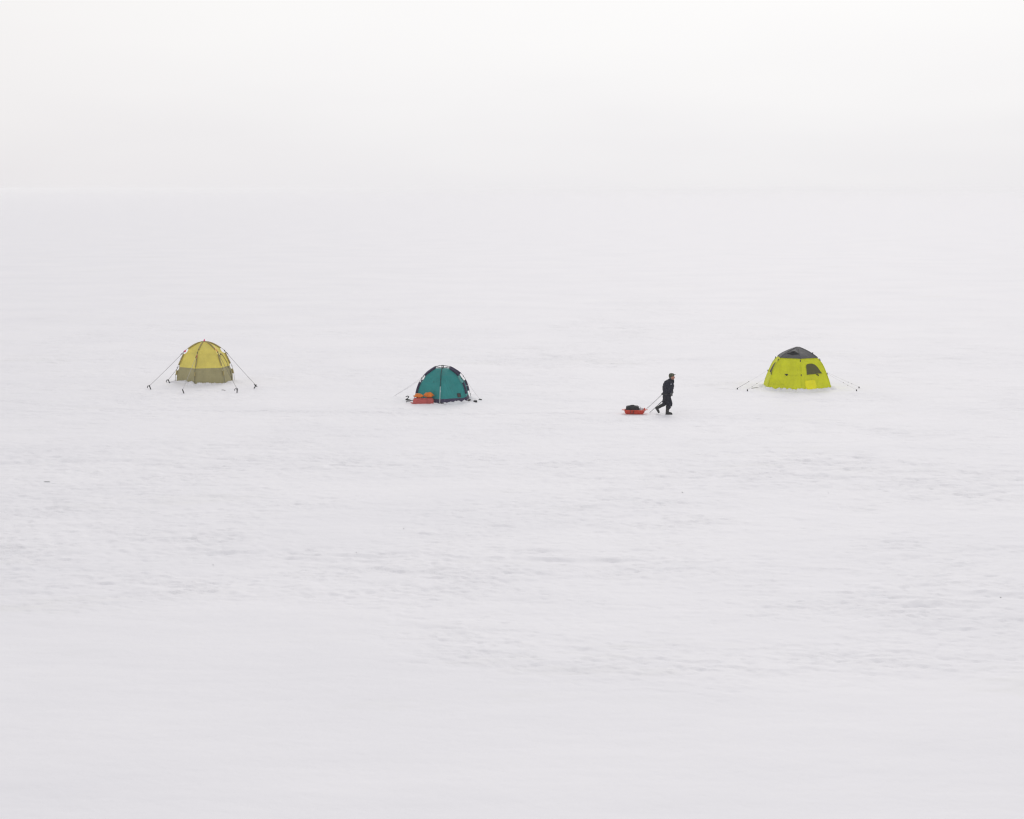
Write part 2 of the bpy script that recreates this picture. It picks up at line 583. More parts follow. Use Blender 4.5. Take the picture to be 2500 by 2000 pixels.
# ------------------------------------------------------------------ ground
def build_ground():
    th_f = np.linspace(-.44, .44, 680)
    th_c = np.linspace(.44, 2 * np.pi - .44, 70)[1:-1]
    th = np.concatenate([th_f, th_c])
    rr = np.concatenate([np.geomspace(2.0, 24.0, 26)[:-1], np.geomspace(24, 210, 1400), np.geomspace(210, 6500, 90)[1:]])
    T, RR = np.meshgrid(th, rr)
    X = RR * np.sin(T); Y = RR * np.cos(T)
    x = X.ravel(); y = Y.ravel()
    z = ground_h(x, y)
    x = np.append(x, 0.0); y = np.append(y, 0.0); z = np.append(z, 0.0)
    nT, nR = len(th), len(rr)
    i, k = np.meshgrid(np.arange(nR - 1), np.arange(nT), indexing='ij')
    k2 = (k + 1) % nT
    quads = np.stack([i * nT + k, (i + 1) * nT + k, (i + 1) * nT + k2, i * nT + k2], -1).reshape(-1, 4)
    c = nR * nT
    kk = np.arange(nT)
    tris = np.stack([np.full(nT, c), kk, (kk + 1) % nT], -1)
    loops = np.concatenate([quads[:, ::-1].ravel(), tris[:, ::-1].ravel()])
    me = bpy.data.meshes.new('snow_ground')
    me.vertices.add(len(x))
    me.vertices.foreach_set('co', np.stack([x, y, z], -1).ravel())
    me.loops.add(len(loops))
    me.loops.foreach_set('vertex_index', loops)
    nq, ntr = len(quads), len(tris)
    me.polygons.add(nq + ntr)
    starts = np.concatenate([np.arange(nq) * 4, nq * 4 + np.arange(ntr) * 3])
    me.polygons.foreach_set('loop_start', starts)
    me.polygons.foreach_set('use_smooth', np.ones(nq + ntr, bool))
    me.update(calc_edges=True)
    me.validate()
    if me.polygons[nq // 2].normal.z < 0:
        me.flip_normals()
    at_ = me.attributes.new('crust', 'FLOAT', 'POINT')
    at_.data.foreach_set('value', (crust_mask(x, y) * (.3 + .7 * sstep(-.25, .45, fbm(x / 2.3, y / 1.7, 51, 3)))).astype(np.float32))
    me.materials.append(M['snow'])
    o = bpy.data.objects.new('snow_ground', me)
    COL.objects.link(o)
    return tag(o, None, None, kind='structure')


build_ground()


# ------------------------------------------------------------------ tents: shared shapes
class Profile:
    """a pole's curve from the top centre (r = 0) down to its foot, (r, h) pairs"""

    def __init__(self, pts, pointed=False):
        P = [np.array(p, float) for p in pts]
        P = [2 * P[0] - P[1] if (P[0][0] > 1e-6 or pointed) else np.array([-P[1][0], P[1][1]])] + P + [2 * P[-1] - P[-2]]
        out = []
        for i in range(1, len(P) - 2):
            for k in range(12):
                t = k / 12
                a, b, c, d = P[i - 1], P[i], P[i + 1], P[i + 2]
                out.append(.5 * ((2 * b) + (c - a) * t + (2 * a - 5 * b + 4 * c - d) * t * t + (3 * b - a - 3 * c + d) * t ** 3))
        out.append(P[-2])
        self.p = np.array(out)
        seg = np.hypot(*np.diff(self.p, axis=0).T)
        self.s = np.concatenate([[0], np.cumsum(seg)])
        self.s /= self.s[-1]

    def at(self, s):
        r = np.interp(s, self.s, self.p[:, 0]); h = np.interp(s, self.s, self.p[:, 1])
        return float(r), float(h)

    def nrm(self, s):
        r0, h0 = self.at(max(s - .02, 0)); r1, h1 = self.at(min(s + .02, 1))
        t = Vector((r1 - r0, h1 - h0)).normalized()
        return -t.y, t.x           # outward (r, h)

    def s_at_h(self, h):
        return float(np.interp(-h, -self.p[:, 1], self.s))

    def off(self, s, d):
        r, h = self.at(s); nr, nh = self.nrm(s)
        return max(r - nr * d, 0.0), h - nh * d


def pol(a, r, h):
    return Vector((r * sin(a), -r * cos(a), h))


def fold(p, w):
    return Vector((p.x, p.y, 0)) * (w * (.022 * float(perlin(p.x * 2.3 + p.y * 1.1 + 5, p.z * 2.2 + p.y * .7))
                                         + .010 * float(perlin(p.x * 6.1 + p.y * 3, p.z * 4.6 + 2))))


def panels(prof, az, s0, s1, inset, nlev=26, nseg=12, sag=.03, dip=None, seed=0):
    """cloth stretched between ribs: closed rings from s0 to s1"""
    rows = []
    for j in range(nlev + 1):
        s = s0 + (s1 - s0) * j / nlev
        d = inset(s)
        r, h = prof.off(s, d)
        ring = []
        for k in range(len(az)):
            a, b = pol(az[k], r, h), pol(az[(k + 1) % len(az)], r, h)
            for q in range(nseg):
                u = q / nseg
                p = a.lerp(b, u)
                w = 4 * u * (1 - u)
                f = 1 - sag * w * min(1, s * 2)
                p = Vector((p.x * f, p.y * f, p.z))
                p += fold(p, w)
                ring.append(p)
        rows.append(ring)
    return MB().grid(rows, close=True)


def panel_point(prof, a0, a1, u, s, d, sag=.03, lift=.0):
    """a point on the cloth between two ribs, lifted off it"""
    r, h = prof.off(s, d)
    a, b = pol(a0, r, h), pol(a1, r, h)
    p = a.lerp(b, u)
    f = 1 - sag * 4 * u * (1 - u) * min(1, s * 2)
    p = Vector((p.x * f, p.y * f, p.z))
    p += fold(p, 4 * u * (1 - u))
    am = math.atan2(p.x, -p.y)
    nr, nh = prof.nrm(s)
    return p + pol(am, nr, nh) * lift


def pole_tube(prof, a, s0=0.0, s1=1.0, rad=.008, n=40):
    pts = []
    for i in range(n + 1):
        s = s0 + (s1 - s0) * i / n
        r, h = prof.at(s)
        pts.append(pol(a, r, h))
    return MB().tube(pts, rad, 6)


def sleeve(prof, a, s0, s1, inset, wid=.011, out=.012, n=8):
    """cloth sleeve: a fin from the canopy seam out round the pole"""
    tang = Vector((cos(a), sin(a), 0))
    rows = []
    for i in range(n + 1):
        s = s0 + (s1 - s0) * i / n
        ri, hi = prof.off(s, inset(s) + .006)
        ro, ho = prof.off(s, -out)
        rm, hm = prof.off(s, 0)
        pi_, pm, po = pol(a, ri, hi), pol(a, rm, hm), pol(a, ro, ho)
        rows.append([pi_ + tang * wid * .6, pm + tang * wid * 1.3, po + tang * wid * .6,
                     po - tang * wid * .6, pm - tang * wid * 1.3, pi_ - tang * wid * .6])
    mb = MB().grid(rows, close=True)
    o = len(mb.v)
    mb.f.append(tuple(range(5, -1, -1)))
    mb.f.append(tuple(o - 6 + k for k in range(6)))
    return mb


def sleeve_flat(prof, a, s0, s1, lift, wid, n=8):
    """a flat tape running down a rib over the cloth"""
    tang = Vector((cos(a), sin(a), 0))
    rows = []
    for i in range(n + 1):
        s = s0 + (s1 - s0) * i / n
        r0, h0 = prof.off(s, -lift); r1, h1 = prof.off(s, -lift + .012)
        p0, p1 = pol(a, r0, h0), pol(a, r1, h1)
        rows.append([p1 + tang * wid, p0 + tang * wid * .7, p0 - tang * wid * .7, p1 - tang * wid])
    mb = MB().grid(rows, close=True)
    o = len(mb.v)
    mb.f.append((3, 2, 1, 0)); mb.f.append(tuple(o - 4 + k for k in range(4)))
    return mb


def decal(pts_fn, nu, nv, thick=.006):
    """a thin closed patch over a surface: pts_fn(u, v, lift)"""
    top = [[pts_fn(i / nu, j / nv, thick) for i in range(nu + 1)] for j in range(nv + 1)]
    bot = [[pts_fn(i / nu, j / nv, -.004) for i in range(nu + 1)] for j in range(nv + 1)]
    mb = MB()
    mb.grid(top)
    mb.grid(bot[::-1])
    for edge_t, edge_b in ((top[0], bot[0]), (top[-1][::-1], bot[-1][::-1]),
                           ([r[0] for r in top][::-1], [r[0] for r in bot][::-1]),
                           ([r[-1] for r in top], [r[-1] for r in bot])):
        mb.grid([edge_b, edge_t])
    return mb


def lerp_quad(q, u, v):
    """q: bottom-left, bottom-right, top-right, top-left in (pu, ps) panel coordinates"""
    a = (q[0][0] + (q[1][0] - q[0][0]) * u, q[0][1] + (q[1][1] - q[0][1]) * u)
    b = (q[3][0] + (q[2][0] - q[3][0]) * u, q[3][1] + (q[2][1] - q[3][1]) * u)
    return a[0] + (b[0] - a[0]) * v, a[1] + (b[1] - a[1]) * v


def fan_decal(outline, surf, lift=.008, rings=5):
    """closed thin panel filling an outline given in panel coordinates (pu, ps)"""
    cu = sum(p[0] for p in outline) / len(outline); cs = sum(p[1] for p in outline) / len(outline)
    n = len(outline)
    rows = []
    for (k, l) in [(1.0, -.004)] + [(1 - j / rings, lift) for j in range(rings)] + [(.02, lift)]:
        rows.append([surf(cu + (p[0] - cu) * k, cs + (p[1] - cs) * k, l) for p in outline])
    mb = MB().grid(rows, close=True)
    o = len(mb.v)
    mb.f.append(tuple(o - n + k for k in range(n)))
    return mb


def sagging(a, b, sag=.02, n=14):
    a = Vector(a); b = Vector(b)
    return [a.lerp(b, i / n) - Vector((0, 0, sag * 4 * (i / n) * (1 - i / n))) for i in range(n + 1)]


def snow_bank(name, root_loc, rotz, az, rad, hts, label, wid=.42, seed=3, lumps=.5):
    """loose snow shovelled on a tent's skirt: a lumpy closed ring on the ground"""
    n = 300
    prof = [(-.16, .0), (-.07, .55), (.0, .95), (.07, 1.0), (.16, .72), (.28, .36), (.42, .08), (.55, -.35)]
    rows = []
    for (dr, k) in prof:
        ring = []
        for i in range(n):
            a = 2 * pi * i / n
            # distance to the polygon side in this direction
            best = min(range(len(az)), key=lambda q: abs(((a - (az[q] + pi / len(az)) + pi) % (2 * pi)) - pi))
            dm = ((a - (az[best] + pi / len(az)) + pi) % (2 * pi)) - pi
            rho = rad * cos(pi / len(az)) / cos(dm)
            x, y = sin(a), -cos(a)
            hh = hts(a)
            l1 = float(perlin(a * 9, seed + dr * 5, seed) + .6 * perlin(a * 21, seed + dr * 12, seed + 4)); l2 = float(perlin(a * 27, seed + dr * 22, seed + 2))
            hgt = hh * k * (1 + lumps * 1.6 * l1) + (.03 * l2 * (k > .3)) + .02 * l1 * (k > 0)
            w = rho + dr * wid / .42 * (1 + .35 * l1)
            ring.append(Vector((x * w, y * w, max(hgt, -.08))))
        rows.append(ring)
    mb = MB().grid(rows, close=True)
    o = mb.build(name, M['snow'])
    o.location = root_loc; o.rotation_euler = (0, 0, rotz)
    return tag(o, label, 'snow bank', kind='stuff')


def local_frame(p):
    b = bearing(p)
    return Matrix.Translation(p) @ Matrix.Rotation(-b, 4, 'Z')


PEG_GROUP1 = 'pegs holding the ropes of the yellow tent'


def peg(px, py, label, group, size=.26, tilt=(.4, 0), style='cross', mat='black', name='tent_peg'):
    p = at(px, py)
    p.z = gz(p)
    t = thing(name, p, -bearing(p), label, 'tent peg', group)
    ax = Vector((tilt[0], tilt[1], 1)).normalized()
    sh = MB().tube([ax * -.12, ax * .0, ax * size * .7, ax * size], [.008, .024, .027, .017], 8)
    sh.build('shaft', M[mat], t)
    side = ax.cross(Vector((0, 1, 0))).normalized()
    c = ax * size * .72
    if style == 'cross':
        MB().tube([c - side * .095 - ax * .03, c - side * .03, c + side * .03, c + side * .10 + ax * .02], [.013, .023, .023, .014], 8).build('crossbar', M[mat], t)
    elif style == 'hook':
        MB().tube([c, c + side * .07 + ax * .04, c + side * .12 - ax * .01, c + side * .1 - ax * .07], [.024, .02, .017, .012], 8).build('hook', M[mat], t)
    return t, p + Matrix.Rotation(-bearing(p), 3, 'Z') @ (ax * size * .8)


# ------------------------------------------------------------------ yellow and olive tent
def build_tent1():
    rz = -bearing(T1)
    t = thing('dome_tent', T1, rz, 'round dome tent with yellow cloth top and olive lower wall, roped to pegs', 'tent')
    inv = (Matrix.Translation(T1) @ Matrix.Rotation(rz, 4, 'Z')).inverted()
    k = 1.01
    prof = Profile([(0, 1.98), (.37 * k, 1.905), (.726 * k, 1.70), (.95 * k, 1.50), (1.10 * k, 1.20), (1.24 * k, .89),
                    (1.33 * k, .622), (1.375 * k, .40), (1.39 * k, .18), (1.39 * k, -.03)])
    az = [R(-20 + 60 * q) for q in range(6)]
    sH = prof.s_at_h
    gaps = [(sH(1.66), sH(1.42)), (sH(.90), sH(.64)), (sH(.42), sH(-.1))]

    def inset(s):
        d = .055 * min(1, s / .15)
        for i, (g0, g1) in enumerate(gaps):
            if g0 < s < g1 and i < 2:
                d += (.055 if i == 0 else .03) * sin(pi * (s - g0) / (g1 - g0))
        return d
    s_split = sH(.80)
    panels(prof, az, .03, s_split, inset, 34, 12, .02, seed=1).build('canopy', M['yellow'], t)
    # apex cap closes the top
    r0, h0 = prof.off(.03, inset(.03))
    capm = MB()
    capm.tube([(0, 0, h0 - .035), (0, 0, h0 + .004), (0, 0, h0 + .02)], [r0 + .03, r0 + .03, .01], 18)
    capm.build('apex_cap', M['brown_sleeve'], t)
    panels(prof, az, s_split + .002, .995, lambda s: inset(s) + .004, 20, 12, .02, seed=4).build('lower_wall', M['olive'], t)
    # seam tape where the two cloths meet
    seam = panels(prof, az, s_split - .004, s_split + .006, lambda s: inset(s) - .004, 2, 12, .02)
    seam.build('seam_tape', M['olive'], t)
    # ribs
    for i, a in enumerate(az):
        po = pole_tube(prof, a, 0, 1, .0085).build('tent_pole', M['pole'], t)
        segs = [(.03, gaps[0][0]), (gaps[0][1], gaps[1][0]), (gaps[1][1], gaps[2][0])]
        for (s0, s1) in segs:
            sleeve(prof, a, s0, s1, inset, .019).build('pole_sleeve', M['brown_sleeve'], t)
        for hh, sz in ((1.50, 1.25), (1.19, .8), (.75, .8), (.42, .6)):
            r, h = prof.at(sH(hh))
            nr, nh = prof.nrm(sH(hh))
            c = pol(a, r + nr * .012, h + nh * .012)
            MB().ball(c, (.018 * sz, .018 * sz, .036 * sz), 10, 8).build('clip', M['black'], t)
    # webbing tabs of orange and pink
    for a, hh, mm, ln in ((az[0], 1.36, 'orange_tab', .15), (az[1], 1.60, 'orange_tab', .16)):
        s0, s1 = sH(hh + ln / 2), sH(hh - ln / 2)
        sleeve_flat(prof, a, s0, s1, .014, .020).build('webbing_tab', M[mm], t)
    r, h = prof.at(sH(1.54))
    c = pol(az[5], r + .01, h)
    MB().capsule(c + Vector((-.05, 0, -.045)), c + Vector((.035, 0, .035)), .02, .026).ball(c + Vector((.02, 0, -.02)), .036).build('pink_toggle', M['pink'], t)
    MB().tube([(0, 0, 1.965), (0, 0, 2.0), (.004, 0, 2.035), (.01, 0, 2.085)], [.05, .05, .028, .014], 10).build('apex_knob', M['pink'], t)
    MB().tube([(0, 0, 1.93), (0, 0, 1.985)], [.085, .06], 14).build('hub', M['black'], t)
    # zip of the door on the panel right of the front
    pts = []
    for u, hh in ((.36, 1.36), (.40, 1.435), (.50, 1.44), (.60, 1.36), (.69, 1.22), (.755, 1.02), (.80, .80), (.83, .55), (.85, .3), (.86, .1)):
        s = sH(hh)
        pts.append(panel_point(prof, az[1], az[2], u, s, inset(s), .02, .012))
    sm = [pts[0]]
    for i in range(len(pts) - 1):
        for q in range(1, 5):
            sm.append(pts[i].lerp(pts[i + 1], q / 4))
    MB().tube(sm, .011, 6).build('door_zip', M['pole'], t)
    c = panel_point(prof, az[1], az[2], .42, sH(1.40), .06, .02, .03)
    fl = MB().ball(c, (.055, .03, .035)).capsule(c + Vector((-.06, 0, .02)), c + Vector((.05, 0, -.035)), .018, .022)
    fl.build('rolled_flap', M['brown_sleeve'], t)

    # ropes to pegs
    pegs = [
        (368.0, 948.5, 5, 1.52, (-.35, 0), 'hook', 'dark snow peg at far left of the yellow tent, on its longest rope', 'rope_dark'),
        (414.5, 938.0, 4, 1.50, (-.45, .2), 'hook', 'dark snow peg close behind the left side of the yellow tent', 'rope_dark'),
        (449.0, 957.5, 0, 1.45, (-.35, -.1), 'bar', 'straight dark peg leaning in the snow in front of the yellow tent', 'rope_pale'),
        (578.5, 957.0, 1, 1.47, (.1, 0), 'hook', 'dark peg at the front right rope of the yellow tent', 'rope_dark'),
        (620.5, 947.5, 2, 1.50, (.55, 0), 'cross', 'cross shaped dark peg at far right of the yellow tent', 'rope_dark'),
    ]
    for (px, py, rib, hh, tilt, st, lab, rm) in pegs:
        pt, top = peg(px, py, lab, PEG_GROUP1, .21, tilt, st)
        end = inv @ top
        r, h = prof.at(sH(hh))
        start = pol(az[rib], r + .02, h)
        ln = sagging(start, end, .02)
        rp = MB().tube(ln, .0072, 6).build('guy_rope', M[rm], t)
        q = ln[0].lerp(ln[-1], .035)
        q2 = ln[0].lerp(ln[-1], .11)
        MB().tube([q, q.lerp(q2, .3), q.lerp(q2, .7), q2], [.008, .02, .018, .008], 8).build('rope_tightener', M['black'], rp)
    # little hole and twig mark in the heaped snow
    hts = lambda a: .075 + .09 * max(0, cos(a + 1.0)) ** 2 + .03 * float(perlin(a * 3, 2.2))
    snow_bank('snow_bank', T1, rz, az, 1.36, hts, 'loose snow heaped along the foot of the yellow and olive tent', .5, 3, .5)


build_tent1()


# ------------------------------------------------------------------ teal tent
def build_tent2():
    rz = -bearing(T2)
    fr = Matrix.Translation(T2) @ Matrix.Rotation(rz, 4, 'Z')
    inv = fr.inverted()
    t = thing('hub_tent', T2, rz, 'low teal pop-up tent with dark navy pole sleeves and bare hub on top', 'tent')
    k = .965
    prof = Profile([(0, 1.53), (.276 * k, 1.495), (.47 * k, 1.435), (.85 * k, 1.21), (1.03 * k, 1.03), (1.165 * k, .84),
                    (1.275 * k, .595), (1.335 * k, .38), (1.39 * k, .2), (1.43 * k, -.02)])
    az = [R(-5 + 60 * q) for q in range(6)]
    sH = prof.s_at_h
    # cloth stops short of the hub; it hangs inside the poles
    s0 = sH(1.475)
    gaps = [(sH(1.16), sH(.86)), (sH(.375), sH(-.1))]

    def inset(s):
        d = .085
        for i, (g0, g1) in enumerate(gaps):
            if g0 < s < g1 and i == 0:
                d += .02 * sin(pi * (s - g0) / (g1 - g0))
        return d
    s_skirt = sH(.205)
    mb = panels(prof, az, s0, s_skirt, inset, 30, 12, .015, seed=2)
    # flat top sheet
    n = 72
    top = [mb.v[i] for i in range(n)]
    cz = top[0][2]
    mb.add(top + [(0, 0, cz - .012)], [(i, (i + 1) % n, n) for i in range(n)])
    mb.build('canopy', M['teal'], t)
    panels(prof, az, s_skirt + .001, .998, lambda s: inset(s) - .004 - .03 * (s - s_skirt), 8, 12, .01, seed=6).build('skirt', M['navy_sleeve'], t)
    for i, a in enumerate(az):
        pole_tube(prof, a, 0.02, 1, .0085).build('tent_pole', M['pole'], t)
        if i == 0:
            # the rib facing us carries a slim tape only
            sleeve(prof, a, s0, sH(.74), inset, .008).build('pole_sleeve', M['patch_edge'], t)
        else:
            for (a0, a1) in ((sH(1.47), gaps[0][0]), (gaps[0][1], gaps[1][0])):
                sleeve(prof, a, a0, a1, inset, .012, .014).build('pole_sleeve', M['navy_sleeve'], t)
            # pale tape on the seam of the cloth seen in the gaps
            q = MB()
            tang = Vector((cos(a), sin(a), 0))
            rows = []
            for j in range(9):
                s = gaps[0][0] + (gaps[0][1] - gaps[0][0]) * j / 8
                r, h = prof.off(s, inset(s) - .008); r2, h2 = prof.off(s, inset(s) + .012)
                p, p2 = pol(a, r, h), pol(a, r2, h2)
                rows.append([p2 + tang * .035, p, p2 - tang * .035])
            q.grid(rows).build('seam_tape', M['pale_teal'], t)
        for hh in (1.02, .22):
            r, h = prof.at(sH(hh))
            MB().ball(pol(a, r, h), (.018, .018, .034), 10, 8).build('clip', M['black'], t)
        # spokes of the hub
        r, h = prof.off(sH(1.47), .0)
        MB().tube([pol(a, .05, 1.425), pol(a, r * .55, 1.44), pol(a, r * .98, 1.462)], .009, 6).build('hub_strut', M['pole_grey'], t)
    hub = MB().tube([(0, 0, 1.395), (0, 0, 1.41), (0, 0, 1.45), (0, 0, 1.455)], [.03, .05, .05, .04], 14)
    hub.tube([(0, 0, 1.505), (0, 0, 1.515), (0, 0, 1.545), (0, 0, 1.55)], [.04, .055, .055, .03], 14)
    for q in range(6):
        hub.tube([pol(az[q] + .5, .045, 1.44), pol(az[q] + .5, .045, 1.52)], .008, 6)
    hub.build('hub', M['pole_grey'], t)
    # navy corner reinforcement at the right front rib
    for (a0, a1, u0, u1) in ((az[0], az[1], .93, 1.0), (az[1], az[2], 0.0, .55)):
        def surf(u, v, lift, a0=a0, a1=a1, u0=u0, u1=u1):
            top = sH(.24)
            bot = sH(.05)
            uu = u0 + (u1 - u0) * u
            s = bot + (top - bot) * v
            return panel_point(prof, a0, a1, uu, s, .078, .015, lift)
        decal(surf, 6, 4, .012).build('corner_patch', M['navy_sleeve'], t)
    # square patch low on the right front panel
    def sq(u, v, lift):
        s = sH(.245) + (sH(.415) - sH(.245)) * v
        return panel_point(prof, az[0], az[1], .672 + .135 * u, s, .085, .015, .010 + lift)
    pp = decal(sq, 5, 5, .006).build('square_patch', M['patch_edge'], t)

    def sq2(u, v, lift):
        s = sH(.245) + (sH(.385) - sH(.245)) * v
        return panel_point(prof, az[0], az[1], .692 + .085 * u, s, .085, .015, .018 + lift)
    decal(sq2, 5, 5, .006).build('patch_panel', M['patch_brown'], pp)
    # small eyelets on the left front panel
    for (u, hh, rr) in ((.64, .93, .016), (.615, .975, .008), (.66, .955, .006)):
        c = panel_point(prof, az[5], az[0], u, sH(hh), .085, .015, .006)
        MB().ball(c, (rr, .006, rr), 10, 6).build('eyelet', M['mesh_dark'], t)

    # ropes
    r, h = prof.at(sH(.73))
    a_ = pol(az[0], r + .01, h)
    end = inv @ at(1073.6, 987.2)
    end.z = .03
    rp = MB().tube(sagging(a_, end, .0), .009, 6).build('guy_rope', M['rope_white'], t)
    rp['label'] = 'taut white cord running down the front of the tent'
    kn = a_.lerp(end, .26)
    MB().ball(kn, (.015, .012, .04)).capsule(kn, kn + Vector((.035, -.02, -.05)), .007, .004).build('rope_tightener', M['rope_white'], rp)
    for (rib, hh, px, py) in ((4, 1.0, 964, 965.5), (5, .95, 961, 968), (2, .86, 1172.0, 976.0)):
        r, h = prof.at(sH(hh))
        e = inv @ at(px, py)
        MB().tube(sagging(pol(az[rib], r + .01, h), e, .02), .0035, 6).build('guy_rope', M['rope_pale'], t)
    # cords from the right side pole
    r, h = prof.at(sH(.62)); r2, h2 = prof.off(sH(.72), .08)
    MB().tube(sagging(pol(az[1], r2, h2), pol(az[2], r + .01, h - .02), .01), .006, 6).build('side_cord', M['rope_white'], t)
    r, h = prof.at(sH(.80)); r2, h2 = prof.at(sH(.50))
    MB().tube([pol(az[2], r + .012, h), pol(az[2], r + .035, (h + h2) / 2 + .03), pol(az[2], r2 + .012, h2)], .006, 6).build('side_cord', M['rope_white'], t)

    def hts(a):
        f = max(0.0, sin(a - R(-5)))          # more snow to the right of the front rib
        if -pi < ((a + pi) % (2 * pi)) - pi < R(-8) :
            f = 0.05
        return .02 + .075 * f * (1 + .8 * float(perlin(a * 5, 7.7)))
    snow_bank('snow_bank', T2, rz, az, 1.34, hts, 'loose snow heaped along the foot of the teal tent', .32, 8, .7)


build_tent2()


# gear lying about the teal tent -----------------------------------
def gear(px, py, name, label, cat, group=None):
    p = at(px, py); p.z = gz(p)
    return thing(name, p, -bearing(p), label, cat, group)


AG = 'black anchors lying round the teal tent'
t = gear(996.0, 978.6, 'ice_anchor', 'black anchor with curled handle on snow left of the red sled', 'anchor', AG)
MB().tube([(-.11, 0, .05), (-.05, 0, .045), (.05, -.02, .035), (.14, -.03, .02)], [.022, .034, .034, .016], 8).build('shaft', M['black'], t)
MB().tube([(-.08, 0, .06), (-.02, 0, .10), (.03, .0, .15), (.035, 0, .19), (-.01, 0, .205), (-.06, 0, .19), (-.10, 0, .165)], [.02, .02, .02, .021, .02, .018, .012], 8).build('curled_handle', M['black'], t)
t = gear(1001.5, 983.0, 'ice_anchor', 'thin dark anchor rod lying against the tip of the red sled', 'anchor', AG)
MB().tube([(-.14, -.02, .03), (-.05, 0, .045), (.08, .02, .075), (.16, .03, .10)], [.011, .011, .013, .013], 8).build('shaft', M['black'], t)
MB().ball((-.15, -.02, .03), (.032, .025, .022)).build('knob', M['black'], t)
t = gear(1076.8, 986.6, 'ice_anchor', 'flat black anchor at the foot of the white cord before the teal tent', 'anchor', AG)
MB().tube([(-.10, 0, .025), (-.03, 0, .035), (.04, 0, .032), (.14, -.02, .015)], [.010, .022, .024, .008], 8).ball((.0, 0, .03), (.07, .05, .022)).build('blade', M['black'], t)
MB().tube([(-.06, 0, .03), (-.055, 0, .075)], [.012, .008], 8).build('eyelet', M['black'], t)
t = gear(1143.8, 981.8, 'ice_anchor', 'crossed black anchor pieces at the right corner of the teal tent', 'anchor', AG)
MB().tube([(-.08, 0, .015), (.0, -.02, .06), (.07, 0, .09)], [.014, .022, .024], 8).ball((.06, 0, .10), (.055, .04, .03)).build('shaft', M['black'], t)
MB().tube([(-.03, 0, .07), (.02, -.03, .04), (.10, -.04, .012)], [.018, .018, .016], 8).build('crossbar', M['black'], t)
t = gear(1160.6, 982.2, 'gear_pouch', 'small black box-shaped pouch on snow just right of the teal tent', 'pouch')
o = MB().box((0, 0, .045), (.165, .11, .085), None, .025).build('pouch_body', M['bag_black'], t)
rumple(o, .012, 14, 3)
MB().box((.03, -.06, .05), (.07, .012, .05), None, .004).build('flap', M['black'], t)
t = gear(1172.3, 976.7, 'ice_anchor', 'black anchor lying farthest right of the teal tent', 'anchor', AG)
MB().tube([(-.07, 0, .03), (-.01, 0, .036), (.07, 0, .025)], [.012, .025, .018], 8).ball((.04, 0, .025), (.04, .035, .025)).build('shaft', M['black'], t)
MB().tube([(-.02, 0, .04), (-.015, 0, .075)], [.012, .008], 8).build('eyelet', M['black'], t)


# ------------------------------------------------------------------ sleds
def tub(L, W, Hh, flare, wall=.018, n=64):
    """rounded tub, open at the top, rim folded out; returns MB"""
    def ring(sx, sy, z, lift=0.0):
        out = []
        for i in range(n):
            a = 2 * pi * i / n
            c, s = cos(a), sin(a)
            e = .38
            x = math.copysign(abs(c) ** e, c) * sx
            y = math.copysign(abs(s) ** e, s) * sy
            zz = z + lift * max(0, x / max(sx, .01)) ** 4
            out.append(Vector((x, y, zz)))
        return out
    l, w = L / 2, W / 2
    rows = [ring(.05, .05, 0), ring(l - flare - .05, w - .09, 0), ring(l - flare - .012, w - .075, .012),
            ring(l - flare * .55, w - .045, Hh * .45), ring(l - .035, w - .02, Hh - .02), ring(l, w, Hh - .012),
            ring(l + .03, w + .02, Hh - .022), ring(l + .034, w + .022, Hh - .008), ring(l + .004, w + .004, Hh),
            ring(l - .05, w - .035, Hh - .01), ring(l - flare * .55 - wall, w - .06, Hh * .45), ring(l - flare - .03, w - .095, .028),
            ring(.05, .05, .024)]
    mb = MB().grid(rows, close=True)
    o = len(mb.v)
    mb.f.append(tuple(range(n)))
    mb.f.append(tuple(o - n + k for k in range(n)))
    return mb


RZ_P = -bearing(PM)
PF = Matrix.Translation(PM) @ Matrix.Rotation(RZ_P, 4, 'Z')
SLED_L = Vector((-1.42, .0, 0))
SLED_W = PF @ SLED_L


